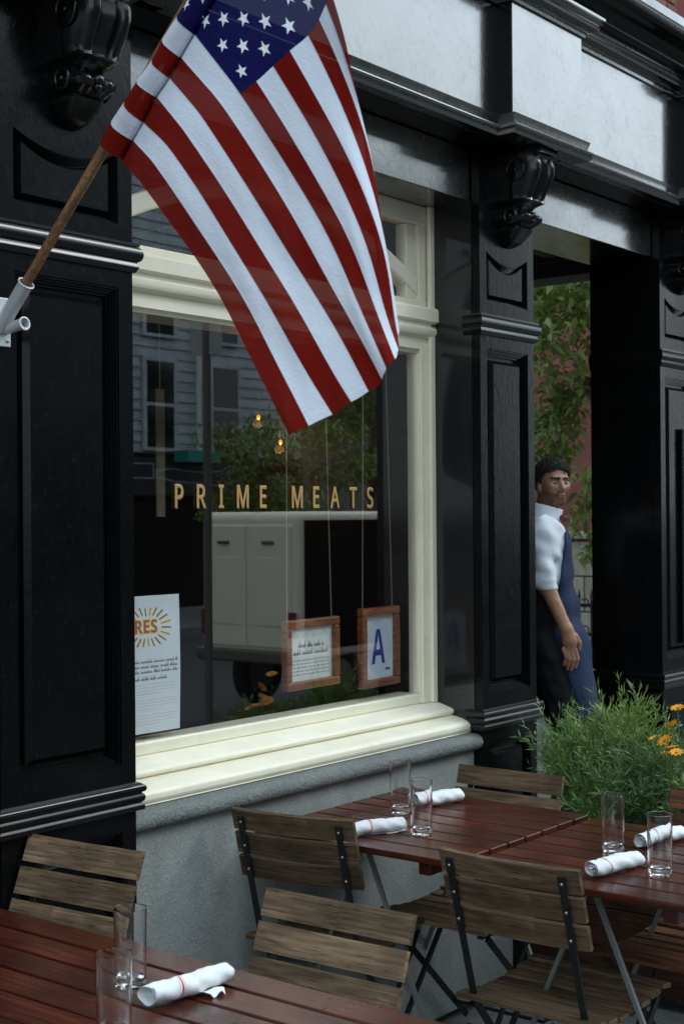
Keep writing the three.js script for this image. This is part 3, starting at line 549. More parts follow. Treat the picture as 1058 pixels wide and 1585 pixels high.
// ------------------------------------------------------------------ chairs
const backSlat = slatVariants(0.014, 0.065, 0.41, 4, (w, h, l) => { const g = new THREE.BoxGeometry(w, h, l, 1, 1, 10), p = g.attributes.position; for (let i = 0; i < p.count; i++) { const q = p.getZ(i) / (l / 2); p.setX(i, p.getX(i) - 0.012 * (1 - q * q)); } g.computeVertexNormals(); return g; });
const seatSlat = slatVariants(0.051, 0.015, 0.42, 4, (w, h, l) => new RoundedBoxGeometry(w, h, l, 2, 0.004));
const tones = new Map();
function toned(m) { if (!tones.has(m)) tones.set(m, [0.82, 1, 1.2].map(k => { const c = m.clone(); c.color.multiplyScalar(k); return c; })); return tones.get(m)[Math.floor(rnd() * 3)]; }
function chair(label, x, z, turn, mat = M.chair, lean = 0.12, size = 1) {
  const c = thing('folding_chair', label, 'chair', [x, 0, z], turn, 'folding slatted chairs');
  c.scale.set(size, size, size > 1 ? 0.93 : 1);
  const top = V(-0.165 - lean, 0.865, 0), pivot = V(-0.165, 0.455, 0), foot = V(0.215, 0.0, 0), dir = top.clone().sub(pivot).normalize();
  const ang = Math.atan2(-dir.x, dir.y);
  for (let i = 0; i < 3; i++) {
    const q = pivot.clone().lerp(top, 1).addScaledVector(dir, -0.033 - i * 0.0775), s = part('back_slat', backSlat[Math.floor(rnd() * 4)], toned(mat), c);
    s.position.set(q.x + 0.021 * Math.cos(ang) , q.y + 0.021 * Math.sin(ang), 0); s.rotation.z = ang;
  }
  for (let i = 0; i < 7; i++) { const u = i / 6, xx = lerp(-0.165, 0.205, u), s = part('seat_slat', seatSlat[Math.floor(rnd() * 4)], toned(mat), c), e = (u - 0.45) * 2; s.position.set(xx, 0.468 - 0.02 * (1 - e * e) - (u > 0.95 ? 0.006 : 0), 0); s.rotation.z = Math.cos(u * 3.1) * -0.06 - (u > 0.95 ? 0.2 : 0); }
  for (const s of [-1, 1]) {
    const z0 = s * 0.165;
    const st = mergeGeometries([bar(V(top.x, top.y - 0.012, z0), V(pivot.x, pivot.y, z0), 0.006, 0.019), bar(V(pivot.x, pivot.y, z0), V(foot.x, foot.y, z0), 0.02, 0.008)]);
    part('back_stile', st, M.iron, c);
    part('leg', bar(V(0.19, 0.44, s * 0.19), V(-0.27, 0.0, s * 0.19), 0.02, 0.008), M.iron, c);
    part('seat_rail', bar(V(-0.185, 0.438, s * 0.178), V(0.215, 0.445, s * 0.178), 0.008, 0.018), M.iron, c);
    for (let i = 0; i < 3; i++) { const q = top.clone().addScaledVector(dir, -0.033 - i * 0.0775); part('bolt', new THREE.SphereGeometry(0.0055, 8, 6).translate(q.x - 0.005, q.y, z0), M.bolt, c); }
  }
  part('stretcher', bar(V(0.125, 0.105, -0.165), V(0.125, 0.105, 0.165), 0.01, 0.01), M.iron, c);
  part('stretcher', bar(V(-0.2, 0.067, -0.19), V(-0.2, 0.067, 0.19), 0.01, 0.01), M.iron, c);
  return c;
}
// chairs on the near side of the double table face +x; those on the far sides face -x
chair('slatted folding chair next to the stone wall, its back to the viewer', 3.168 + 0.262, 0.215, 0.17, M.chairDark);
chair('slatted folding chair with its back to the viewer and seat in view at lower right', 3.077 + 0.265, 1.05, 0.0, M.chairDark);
chair('slatted folding chair facing the viewer across the joined tables, before the pier', 4.155 - 0.27, 0.405, Math.PI, M.chair);
chair('slatted folding chair cut by the right edge, before the planter flowers', 4.194 - 0.27, 1.17, Math.PI - 0.03, M.chairRed);
chair('slatted folding chair facing the viewer at far left against the black pier', 2.41 - 0.335, 0.265, Math.PI + 0.09, M.chair, 0.165, 1.06);
chair('slatted folding chair facing the viewer at bottom centre, its empty backrest largest in view', 2.517 - 0.315, 0.97, Math.PI + 0.04, M.chair, 0.165);

// ------------------------------------------------------------------ glasses and napkins
const glassGeo = new THREE.LatheGeometry([[0.0, 0.0], [0.029, 0.0], [0.0305, 0.003], [0.0318, 0.02], [0.0342, 0.163], [0.0338, 0.1645], [0.0328, 0.163], [0.0302, 0.024], [0.027, 0.018], [0.012, 0.0145], [0.0, 0.0135]].map(([x, y]) => new THREE.Vector2(x, y)), 40);
function glass(label, x, y, z) { const g = part(numbered('drinking_glass'), glassGeo, M.tumbler, scene); g.position.set(x, y + 0.001, z); userData(g, label, 'glass', 'tall clear glasses'); }
const TH = TY + 0.009;
glass('clear tall glass on the wall-side table, the one farther back by the napkin roll', 3.72, TH, 0.253);
glass('clear tall glass on the wall-side table between the two napkin rolls', 3.505, TH, 0.486);
glass('clear tall glass on the joined table, left of the two standing there', 3.685, TY, 1.03);
glass('clear tall glass on the joined table standing before a napkin roll at right', 3.515, TY, 1.257);
glass('clear tall glass on the foreground table, the one farther back', 2.03, TY, 0.79);
glass('clear tall glass on the foreground table, nearest of all to the viewer', 1.80, TY, 0.99);

const napkinMap = canvasTex(512, 256, (g, w, h) => {
  g.fillStyle = '#eef0f2'; g.fillRect(0, 0, w, h); g.fillStyle = '#b83038'; g.fillRect(150, 0, 9, h); g.fillStyle = '#cf7078'; g.fillRect(166, 0, 3, h); g.fillRect(140, 0, 2, h);
  seed = 3; g.globalAlpha = 0.05; for (let i = 0; i < 3000; i++) { g.fillStyle = rnd() < 0.5 ? '#000' : '#fff'; g.fillRect(rnd() * w, rnd() * h, 5, 1); } g.globalAlpha = 1;
});
const napkinMat = std(C(1, 1, 1), 0.85, { map: napkinMap, side: THREE.DoubleSide, bumpMap: clothBump, bumpScale: 0.0003 });
function napkin(label, x, y, z, turn, s = 1, flap = false) {
  const L = 0.185 * s, T = 3.4, NA = 150, NL = 22, pos = [], uv = [], idx = [], ph = rr(0, 6), skew = rr(-0.02, 0.02);
  for (let i = 0; i <= NA; i++) for (let j = 0; j <= NL; j++) {
    const t = i / NA, a = t * T * 6.283 + ph, l = j / NL;
    let r = lerp(0.007, 0.029, t) + 0.0022 * t * Math.sin(l * 8 + a * 1.0 + ph) + 0.0016 * t * Math.sin(l * 21 + a * 3 + ph) + 0.001 * t * Math.sin(l * 47 - a * 5);
    r *= 1 - 0.12 * Math.pow(2 * l - 1, 2) * t; if (t > 0.9) r += 0.004 * (t - 0.9) * 10 * (0.5 + 0.5 * Math.sin(l * 7 + ph));
    const yy = Math.max(-0.0215, r * Math.sin(a) * 0.8) + 0.0225, zz = r * Math.cos(a) * 1.12;
    const xx = (l - 0.5) * L * (1 - 0.06 * (1 - t)) + skew * (t - 0.5) + 0.006 * Math.sin(a * 0.7 + ph) * (l > 0.5 ? 1 : -1);
    pos.push(xx, yy, zz); uv.push(l, t);
  }
  for (let i = 0; i < NA; i++) for (let j = 0; j < NL; j++) { const a = i * (NL + 1) + j, b = a + 1, c = a + NL + 1; idx.push(a, c, b, b, c, c + 1); }
  const g = new THREE.BufferGeometry(); g.setAttribute('position', new THREE.Float32BufferAttribute(pos, 3)); g.setAttribute('uv', new THREE.Float32BufferAttribute(uv, 2)); g.setIndex(idx); g.computeVertexNormals();
  const t = thing('napkin_roll', label, 'napkin', [x, y + 0.001, z], turn, 'rolled white napkins'); part('cloth', g, napkinMat, t);
  if (flap) {                                                     // the loose corner of the cloth lying on the table
    const q = new THREE.PlaneGeometry(0.06, 0.034, 12, 8), p = q.attributes.position;
    for (let i = 0; i < p.count; i++) { const x = p.getX(i), y = p.getY(i), e = 1 - Math.max(0, -y) / 0.03 * Math.abs(x) / 0.05; p.setXYZ(i, x * e, 0.006 + 0.005 * Math.sin(x * 160) * (0.5 - y / 0.034) + 0.004 * Math.cos(y * 120), -y); }
    q.computeVertexNormals(); q.translate(0.03, 0, 0.036); part('corner', q, napkinMat, t);
  }
}
napkin('rolled white napkin with red stripe on the wall-side table, nearer the viewer', 3.435, TH, 0.375, -0.42);
napkin('rolled white napkin with red stripe on the wall-side table, farther back', 3.885, TH, 0.28, -0.3);
napkin('rolled white napkin with red stripe on the joined table, nearer the viewer', 3.465, TY, 1.145, -0.22);
napkin('rolled white napkin with red stripe on the joined table, behind the glass at right', 3.85, TY, 1.10, -0.25);
napkin('rolled white napkin with red stripe on the foreground table beside two glasses', 2.075, TY, 0.915, -0.12, 1.1, true);

// ------------------------------------------------------------------ planter and plants
{
  const X0 = 4.6, X1 = 5.02, Z0 = 0.2, Z1 = 1.75, p = thing('planter_box', 'dark brown wooden planter box full of greenery beyond the tables', 'planter', [X0, 0, Z0]);
  const l = Z1 - Z0, w = X1 - X0;
  for (let i = 0; i < 4; i++) { part('board', box(0, 0.022, 0.04 + i * 0.142, 0.178 + i * 0.142, 0, l, 0.003), M.planter, p); part('board', box(w - 0.022, w, 0.04 + i * 0.142, 0.178 + i * 0.142, 0, l, 0.003), M.planter, p); part('board', box(0.0225, w - 0.0225, 0.04 + i * 0.142, 0.178 + i * 0.142, 0.002, 0.022, 0.003), M.planter, p); part('board', box(0.0225, w - 0.0225, 0.04 + i * 0.142, 0.178 + i * 0.142, l - 0.022, l - 0.002, 0.003), M.planter, p); }
  part('rim', box(-0.015, 0.045, 0.6085, 0.63, -0.015, l + 0.015, 0.004), M.planter, p); part('rim', box(w - 0.045, w + 0.015, 0.6085, 0.63, -0.015, l + 0.015, 0.004), M.planter, p);
  part('soil', box(0.024, w - 0.024, 0.02, 0.575, 0.024, l - 0.024), std(C(0.03, 0.02, 0.014), 1), p);
}
function leafSheet(list, mat, name, parent) {                // list of [pos, dir, normal, length, width]
  const pos = [], idx = []; let k = 0; const s = V(), q = V();
  for (const [p, d, n, L, w] of list) {
    s.crossVectors(d, n).normalize();
    const mid = p.clone().addScaledVector(d, L * 0.5).addScaledVector(n, L * 0.06), tip = p.clone().addScaledVector(d, L).addScaledVector(n, -L * 0.08);
    for (const v of [p, q.copy(mid).addScaledVector(s, w / 2).addScaledVector(n, w * 0.15), tip, s.clone().multiplyScalar(-w / 2).add(mid).addScaledVector(n, w * 0.15), mid]) pos.push(v.x, v.y, v.z);
    idx.push(k, k + 1, k + 4, k + 1, k + 2, k + 4, k + 2, k + 3, k + 4, k + 3, k, k + 4); k += 5;
  }
  const g = new THREE.BufferGeometry(); g.setAttribute('position', new THREE.Float32BufferAttribute(pos, 3)); g.setIndex(idx); g.computeVertexNormals();
  return part(name, g, mat, parent);
}
const rdir = () => { const a = rr(0, 6.283), y = rr(-1, 1), r = Math.sqrt(1 - y * y); return V(r * Math.cos(a), y, r * Math.sin(a)); };
const leafMat = (r, g, b, t = 0.3) => phys(C(r, g, b), 0.6, { transmission: t, thickness: 0, side: THREE.DoubleSide });
const ferns = [leafMat(0.17, 0.29, 0.075), leafMat(0.14, 0.25, 0.08), leafMat(0.21, 0.32, 0.07)];
function fernPlant(label, x, z, H, spread, nStem, mi, dens = 1) {
  const t = thing('feathery_plant', label, 'plant', [x, 0.57, z], 0, 'feathery plants in the planter'), stems = [], leaves = [];
  for (let i = 0; i < nStem; i++) {
    const a = rr(0, 6.283), lean = rr(0.05, 1) * spread, h = 0.92 * H * rr(0.55, 1.05) * (1 - 0.25 * lean / spread), b = V(rr(-0.05, 0.05), 0, rr(-0.05, 0.05));
    const pts = [0, 0.33, 0.66, 1].map(s => V(b.x + Math.cos(a) * lean * s * s, h * s - 0.06 * lean * s * s, b.z + Math.sin(a) * lean * s * s)); const c = new THREE.CatmullRomCurve3(pts);
    stems.push(new THREE.TubeGeometry(c, 6, 0.0022, 4, false));
    const fr = Math.round(12 * dens);
    for (let j = 0; j < fr; j++) {
      const s = lerp(0.2, 1, j / fr), p = c.getPoint(s), tg = c.getTangent(s), fd = rdir(); fd.y = Math.abs(fd.y) * 0.6; fd.addScaledVector(tg, 0.8).normalize(); const fl = rr(0.07, 0.14);
      for (let m = 0; m < 9; m++) { const q = p.clone().addScaledVector(fd, fl * m / 9); const d = rdir().multiplyScalar(0.7).add(fd).normalize(); q.y -= 0.015 * Math.pow(m / 9, 2); leaves.push([q, d, rdir(), rr(0.024, 0.055), rr(0.0035, 0.0075)]); }
    }
  }
  part('stems', mergeGeometries(stems), ferns[mi % 3], t); leafSheet(leaves, ferns[mi % 3], 'foliage', t);
}
fernPlant('feathery green plant at the pier end of the planter', 4.78, 0.3, 0.44, 0.17, 44, 0);
fernPlant('thin feathery plant at the back corner of the planter, next to the pier', 4.92, 0.27, 0.42, 0.13, 40, 1);
fernPlant('tallest feathery green plant in the planter, standing before the waiter', 4.82, 0.47, 0.55, 0.2, 60, 2);
fernPlant('dense feathery green plant in the middle of the planter', 4.74, 0.6, 0.44, 0.2, 56, 1);
fernPlant('low feathery green plant hanging over the planter front', 4.68, 0.46, 0.24, 0.18, 36, 0);
fernPlant('feathery green plant in the planter beside the orange flowers', 4.88, 0.72, 0.36, 0.16, 40, 1);
fernPlant('thin feathery plant behind the orange flowers', 4.9, 0.95, 0.36, 0.18, 34, 2);
fernPlant('low bushy green plant under the orange flowers', 4.7, 0.85, 0.24, 0.16, 40, 0);
{
  const petalMat = std(C(0.85, 0.36, 0.012), 0.6, { side: THREE.DoubleSide }), eye = std(C(0.35, 0.13, 0.02), 0.8), stemMat = leafMat(0.1, 0.16, 0.03, 0.1);
  const flowerGeo = (() => { const list = []; for (let i = 0; i < 9; i++) { const a = i / 9 * 6.283; list.push([V(0, 0, 0), V(Math.cos(a), 0.35, Math.sin(a)).normalize(), V(0, 1, 0), 0.031, 0.019]); } return list; })();
  const tmp = new THREE.Group();
  const fg = leafSheet(flowerGeo, petalMat, 'tmp', tmp).geometry, eg = new THREE.SphereGeometry(0.006, 8, 6).scale(1, 0.6, 1).translate(0, 0.005, 0);
  const spots = [[4.64, 0.68, [[0, 0.37, 0.02], [0.03, 0.31, 0.04]], 'orange flowered plant with two blooms, nearest the green ferns'], [4.64, 0.76, [[0.0, 0.34, 0.0], [0.02, 0.42, 0.0], [-0.02, 0.33, 0.03], [0.02, 0.36, -0.03]], 'orange flowered plant with a cluster of blooms near the right edge'], [4.72, 0.77, [[0, 0.47, -0.02], [0.03, 0.36, 0.06]], 'tall orange flowered plant with one bloom above the others']];
  for (const [x, z, blooms, label] of spots) {
    const t = thing('flowering_plant', label, 'plant', [x, 0.57, z], 0, 'orange flowered plants'), leaves = [];
    for (const [bx, by, bz] of blooms) {
      part('stem', tube([V(bx * 0.2, 0, bz * 0.2), V(bx * 0.6, by * 0.5, bz * 0.5), V(bx, by, bz)], 0.0022, 8, 5), stemMat, t);
      const f = part('flower', fg, petalMat, t); f.position.set(bx, by, bz); f.rotation.set(rr(-0.5, 0.2), rr(0, 6), rr(0.2, 0.7)); f.scale.setScalar(rr(0.9, 1.25)); part('flower_centre', eg, eye, f);
      for (let i = 0; i < 30; i++) { const s = rr(0.1, 0.95); leaves.push([V(bx * s, by * s, bz * s), V(rr(-1, 1), rr(0, 1.2), rr(-1, 1)).normalize(), rdir(), rr(0.02, 0.05), rr(0.004, 0.009)]); }
    }
    leafSheet(leaves, ferns[1], 'foliage', t);
  }
}

// ------------------------------------------------------------------ the waiter
function meshField(f, lo, hi, cell) {                        // surface nets
  const n = [0, 1, 2].map(a => Math.ceil((hi[a] - lo[a]) / cell) + 1), [nx, ny, nz] = n, val = new Float32Array(nx * ny * nz);
  for (let k = 0; k < nz; k++) for (let j = 0; j < ny; j++) for (let i = 0; i < nx; i++) val[(k * ny + j) * nx + i] = f(lo[0] + i * cell, lo[1] + j * cell, lo[2] + k * cell);
  const id = new Int32Array(nx * ny * nz).fill(-1), pos = [], idx = [], off = [0, 1, nx, nx + 1, nx * ny, nx * ny + 1, nx * ny + nx, nx * ny + nx + 1];
  const E2 = [[0, 1], [2, 3], [4, 5], [6, 7], [0, 2], [1, 3], [4, 6], [5, 7], [0, 4], [1, 5], [2, 6], [3, 7]];
  for (let k = 0; k < nz - 1; k++) for (let j = 0; j < ny - 1; j++) for (let i = 0; i < nx - 1; i++) {
    const b = (k * ny + j) * nx + i; let m = 0; for (let c = 0; c < 8; c++) if (val[b + off[c]] < 0) m |= 1 << c; if (m === 0 || m === 255) continue;
    let x = 0, y = 0, z = 0, q = 0;
    for (const [a, c] of E2) { const va = val[b + off[a]], vc = val[b + off[c]]; if ((va < 0) === (vc < 0)) continue; const t = va / (va - vc); x += lerp(a & 1, c & 1, t); y += lerp((a >> 1) & 1, (c >> 1) & 1, t); z += lerp(a >> 2, c >> 2, t); q++; }
    id[b] = pos.length / 3; pos.push(lo[0] + (i + x / q) * cell, lo[1] + (j + y / q) * cell, lo[2] + (k + z / q) * cell);
  }
  const st = [1, nx, nx * ny];
  for (let k = 1; k < nz - 1; k++) for (let j = 1; j < ny - 1; j++) for (let i = 1; i < nx - 1; i++) {
    const b = (k * ny + j) * nx + i;
    for (let a = 0; a < 3; a++) { const s0 = val[b] < 0, s1 = val[b + st[a]] < 0; if (s0 === s1) continue; const u = st[(a + 1) % 3], w = st[(a + 2) % 3], q = [id[b - u - w], id[b - w], id[b], id[b - u]]; if (q.some(v => v < 0)) continue; if (s0) idx.push(q[0], q[1], q[2], q[0], q[2], q[3]); else idx.push(q[0], q[2], q[1], q[0], q[3], q[2]); }
  }
  const g = new THREE.BufferGeometry(); g.setAttribute('position', new THREE.Float32BufferAttribute(pos, 3)); g.setIndex(idx); g.computeVertexNormals(); return g;
}
const smin = (a, b, k) => { const h = Math.max(0, Math.min(1, 0.5 + 0.5 * (b - a) / k)); return lerp(b, a, h) - k * h * (1 - h); };
const cap = (a, b, ra, rb) => (x, y, z) => { const bx = b[0] - a[0], by = b[1] - a[1], bz = b[2] - a[2], t = Math.max(0, Math.min(1, ((x - a[0]) * bx + (y - a[1]) * by + (z - a[2]) * bz) / (bx * bx + by * by + bz * bz))); return Math.hypot(x - a[0] - bx * t, y - a[1] - by * t, z - a[2] - bz * t) - lerp(ra, rb, t); };
const ell = (c, r) => (x, y, z) => { const p = [(x - c[0]) / r[0], (y - c[1]) / r[1], (z - c[2]) / r[2]], k = Math.hypot(...p); return (k - 1) * Math.min(...r) * (k > 0.001 ? 1 : 1); };
const blend = (list, k) => (x, y, z) => { let d = 9; for (const f of list) d = smin(d, f(x, y, z), k); return d; };
{
  // local axes: x = the way he faces, y up, z = his right (towards the viewer)
  const yaw = Math.atan2(-0.786, 0.618) + 0.05;
  const man = thing('person', 'waiter in white rolled sleeves and blue denim apron leaning in the porch', 'person', [5.575, 0.19, -0.232], yaw);
  const Y = (y) => y - 0.19;                                  // world height to local
  const torso = [cap([-0.075, Y(1.60), 0.075], [-0.075, Y(1.60), -0.075], 0.108, 0.108), cap([-0.065, Y(1.48), 0.07], [-0.065, Y(1.48), -0.07], 0.105, 0.105), cap([-0.03, Y(1.33), 0.055], [-0.03, Y(1.33), -0.055], 0.10, 0.10), cap([0.0, Y(1.17), 0.07], [0.0, Y(1.17), -0.07], 0.108, 0.108), cap([-0.07, Y(1.675), 0.125], [-0.07, Y(1.675), -0.125], 0.058, 0.058)];
  const armR = [cap([-0.095, Y(1.665), 0.16], [-0.085, Y(1.45), 0.195], 0.046, 0.039)], foreR = [cap([-0.085, Y(1.45), 0.195], [0.0, Y(1.245), 0.235], 0.037, 0.027)];
  const armL = [cap([-0.068, Y(1.668), -0.165], [-0.06, Y(1.42), -0.2], 0.06, 0.047)], foreL = [cap([-0.06, Y(1.42), -0.2], [0.02, Y(1.2), -0.19], 0.043, 0.029), cap([0.02, Y(1.2), -0.19], [0.05, Y(1.1), -0.185], 0.03, 0.026)];
  const legs = (s) => [cap([0.005, Y(1.1), s * 0.085], [0.09, Y(0.68), s * 0.1], 0.092, 0.062), cap([0.09, Y(0.68), s * 0.1], [0.14, Y(0.28), s * 0.1], 0.06, 0.042)];
  const feet = (s) => [cap([0.13, Y(0.235), s * 0.1], [0.3, Y(0.225), s * 0.12], 0.042, 0.034)];
  const neck = [cap([-0.06, Y(1.70), 0], [-0.022, Y(1.81), 0.008], 0.056, 0.05)];
  const skin = phys(C(0.37, 0.19, 0.12), 0.5, { vertexColors: true });
  // hand with five fingers, relaxed
  const hx = -0.045, hand = [cap([0.045 + hx, Y(1.245), 0.235], [0.058 + hx, Y(1.20), 0.232], 0.028, 0.027), ell([0.062 + hx, Y(1.19), 0.231], [0.03, 0.045, 0.016])];
  const fingers = []; [[0.088, 0.228, 0.066], [0.07, 0.231, 0.074], [0.052, 0.232, 0.07], [0.037, 0.232, 0.056]].forEach(([x0, z, l]) => { const x = x0 + hx; const a = [x - 0.004, Y(1.158), z], b = [x + 0.009, Y(1.158) - l * 0.65, z - 0.004], c = [x + 0.002, Y(1.158) - l * 1.25, z - 0.02]; fingers.push(blend([cap(a, b, 0.0095, 0.0085), cap(b, c, 0.0085, 0.007)], 0.003)); });
  fingers.push(blend([cap([0.085 + hx, Y(1.215), 0.232], [0.104 + hx, Y(1.185), 0.226], 0.013, 0.010), cap([0.104 + hx, Y(1.185), 0.226], [0.106 + hx, Y(1.155), 0.218], 0.010, 0.008)], 0.004));
  const handF = (x, y, z) => { let d = blend(hand, 0.02)(x, y, z); for (const f of fingers) d = smin(d, f(x, y, z), 0.004); return d; };
  // head, turned towards the viewer
  const HS = 0.9, hc = [-0.008, Y(1.872), 0.012], turn = 1.27, ct = Math.cos(turn), sn = Math.sin(turn);
  const inHead = (fn) => (x, y, z) => { const dx = x - hc[0], dz = z - hc[2]; return HS * fn((dx * ct + dz * sn) / HS, (y - hc[1]) / HS, (-dx * sn + dz * ct) / HS); };     // head frame: x forward, z his right
  const skullF = blend([ell([-0.012, 0.028, 0], [0.094, 0.084, 0.074]), ell([0.016, -0.03, 0], [0.068, 0.07, 0.058]), cap([0.055, -0.088, 0.013], [0.055, -0.088, -0.013], 0.021, 0.021), cap([0.0, -0.072, 0.046], [0.0, -0.072, -0.046], 0.017, 0.017), ell([0.055, -0.012, 0.036], [0.022, 0.018, 0.02]), ell([0.055, -0.012, -0.036], [0.022, 0.018, 0.02])], 0.03);
  const faceF = (x, y, z) => {
    let d = skullF(x, y, z);
    d = smin(d, cap([0.078, 0.02, 0], [0.102, -0.022, 0], 0.0075, 0.0125)(x, y, z), 0.012); d = smin(d, cap([0.09, -0.029, 0.013], [0.09, -0.029, -0.013], 0.0075, 0.0075)(x, y, z), 0.007);
    d = smin(d, cap([0.074, 0.03, 0.036], [0.076, 0.028, -0.036], 0.01, 0.01)(x, y, z), 0.014);
    for (const s of [-1, 1]) { d = -smin(-d, Math.hypot(x - 0.09, (y - 0.005) * 1.25, z - s * 0.031) - 0.0165, 0.008); d = smin(d, Math.hypot(x - 0.069, y - 0.004, z - s * 0.031) - 0.0125, 0.002); d = smin(d, ell([-0.008, -0.005, s * 0.076], [0.018, 0.031, 0.009])(x, y, z), 0.006); }
    d = smin(d, cap([0.083, -0.053, 0.018], [0.083, -0.053, -0.018], 0.0062, 0.0062)(x, y, z), 0.005); d = smin(d, cap([0.08, -0.065, 0.014], [0.08, -0.065, -0.014], 0.0068, 0.0068)(x, y, z), 0.005);
    return d;
  };
  const headF = inHead(faceF);
  const bodyF = blend([...torso, ...armR, ...foreR, ...armL, ...foreL, ...legs(1), ...legs(-1), ...feet(1), ...feet(-1), ...neck], 0.035);
  const bodyG = meshField(bodyF, [-0.25, -0.03, -0.29], [0.4, Y(1.8), 0.32], 0.013);
  const headG = meshField((x, y, z) => smin(headF(x, y, z), neck[0](x, y, z), 0.025), [-0.14, Y(1.71), -0.13], [0.15, Y(1.99), 0.15], 0.0042), handG = meshField((x, y, z) => smin(handF(x, y, z), foreR[0](x, y, z), 0.01), [-0.065, Y(1.04), 0.17], [0.09, Y(1.3), 0.29], 0.0032);
  for (const g of [bodyG, headG, handG]) {
    const p = g.attributes.position, col = new Float32Array(p.count * 3);
    for (let i = 0; i < p.count; i++) {
      let r = 1, gg = 1, b = 1;
      if (g === headG) {
        const dx = p.getX(i) - hc[0], dz = p.getZ(i) - hc[2], x = (dx * ct + dz * sn) / HS, y = (p.getY(i) - hc[1]) / HS, z = (-dx * sn + dz * ct) / HS, n = 0.006 * Math.sin(z * 300 + y * 210) + 0.004 * Math.sin(x * 400);
        const jaw = y < -0.034 - 0.012 * Math.max(0, (x - 0.03) / 0.06) + n && y > -0.135 && x > -0.02 + n, lip = x > 0.07 && Math.pow(z / 0.021, 2) + Math.pow((y + 0.06) / 0.011, 2) < 1;
        if (lip) { r = 0.75; gg = 0.55; b = 0.55; } else if (jaw) { r = 0.42; gg = 0.38; b = 0.38; }
      }
      col[i * 3] = r; col[i * 3 + 1] = gg; col[i * 3 + 2] = b;
    }
    g.setAttribute('color', new THREE.BufferAttribute(col, 3));
  }
  part('body', mergeGeometries([bodyG, headG, handG]), skin, man);
  const crop = (f, y0, y1) => (x, y, z) => Math.max(f(x, y, z), y - y1, y0 - y);
  const noiseFold = (x, y, z) => 0.005 * Math.sin(y * 38 + 3 * Math.sin(x * 20 + z * 14)) * Math.sin(x * 34 + z * 21) + 0.004 * Math.sin(y * 60 + x * 30 + z * 25) * Math.sin(y * 23 - z * 40) + 0.003 * Math.sin(x * 70 + y * 34);
  const shirtF = blend([...torso, ...armR, ...armL], 0.035), cuff = cap([-0.087, Y(1.475), 0.197], [-0.072, Y(1.415), 0.195], 0.047, 0.045);
  const shirt = (x, y, z) => { let d = Math.max(shirtF(x, y, z) - 0.010 - 1.2 * noiseFold(x, y, z), Y(1.42) - y, -((x + 0.05) * 0.5 + (Y(1.752) - y))); d = smin(d, Math.max(cuff(x, y, z) - 0.002 * Math.sin(y * 200), y - Y(1.478), Y(1.41) - y), 0.006); return d; };
  part('shirt', meshField(shirt, [-0.24, Y(1.1), -0.3], [0.16, Y(1.78), 0.3], 0.0085), std(C(0.66, 0.70, 0.76), 0.85), man);
  const collar = (x, y, z) => Math.max(Math.abs(cap([-0.058, Y(1.70), 0], [-0.03, Y(1.79), 0.004], 0.078, 0.067)(x, y, z)) - 0.005, y - Y(1.775 - 0.25 * (x + 0.03)), Y(1.70) - y);
  part('collar', meshField(collar, [-0.18, Y(1.68), -0.12], [0.08, Y(1.82), 0.12], 0.006), std(C(0.66, 0.70, 0.76), 0.85), man);
  part('bow_tie', meshField(blend([cap([0.04, Y(1.718), 0.005], [0.03, Y(1.722), 0.05], 0.009, 0.017), cap([0.04, Y(1.718), -0.005], [0.03, Y(1.722), -0.05], 0.009, 0.017)], 0.004), [-0.01, Y(1.69), -0.08], [0.07, Y(1.75), 0.08], 0.005), std(C(0.14, 0.02, 0.02), 0.7), man);
  const skirtF = blend([...torso.slice(0, 4), cap([0.005, Y(1.1), 0.07], [0.045, Y(0.86), 0.08], 0.106, 0.108), cap([0.005, Y(1.1), -0.07], [0.045, Y(0.86), -0.08], 0.106, 0.108)], 0.04);
  const apron = (x, y, z) => { const line = y > Y(1.22) ? lerp(0.012, -0.045, Math.min(1, (Y(1.62) - y) / 0.4)) : lerp(-0.045, 0.05, Math.min(1, (Y(1.22) - y) / 0.3)); return Math.max(skirtF(x, y, z) - 0.027 - 0.5 * noiseFold(x, y * 0.5, z * 2), line - x, y - Y(1.665), Y(0.845) - y); };
  part('apron', meshField(apron, [-0.1, Y(0.82), -0.3], [0.32, Y(1.7), 0.3], 0.009), std(C(0.009, 0.024, 0.066), 0.9), man);
  const trouserF = blend([...legs(1), ...legs(-1), ...torso.slice(1, 4)], 0.03);
  part('trousers', meshField((x, y, z) => Math.max(trouserF(x, y, z) - 0.02 - noiseFold(x, y, z), y - Y(1.425), Y(0.25) - y), [-0.24, Y(0.22), -0.27], [0.3, Y(1.46), 0.27], 0.012), std(C(0.012, 0.013, 0.017), 0.9), man);
  for (const s of [-1, 1]) part('shoe', meshField((x, y, z) => Math.max(feet(s)[0](x, y, z) - 0.01, 0.001 - y), [0.05, -0.02, s * 0.11 - 0.1], [0.38, 0.12, s * 0.11 + 0.1], 0.01), std(C(0.01, 0.01, 0.01), 0.5), man);
  const hairF = inHead((x, y, z) => { const f = 0.007 * Math.sin(x * 170 + z * 110 + 2 * Math.sin(y * 60)) * Math.sin(y * 130 + z * 150) + 0.0035 * Math.sin(z * 420 + x * 260) * Math.sin(x * 330 - y * 200); return Math.max(ell([-0.014, 0.036, 0], [0.102, 0.09, 0.082])(x, y, z) - 0.005 - f, -(y - lerp(-0.06, 0.068 + 0.008 * Math.sin(z * 60 + 1), Math.min(1, Math.max(0, (x + 0.02) / 0.06))))); });
  const hairMat = std(C(0.008, 0.007, 0.006), 0.85);
  part('hair', meshField(hairF, [-0.15, Y(1.76), -0.14], [0.15, Y(2.0), 0.16], 0.0032), hairMat, man);
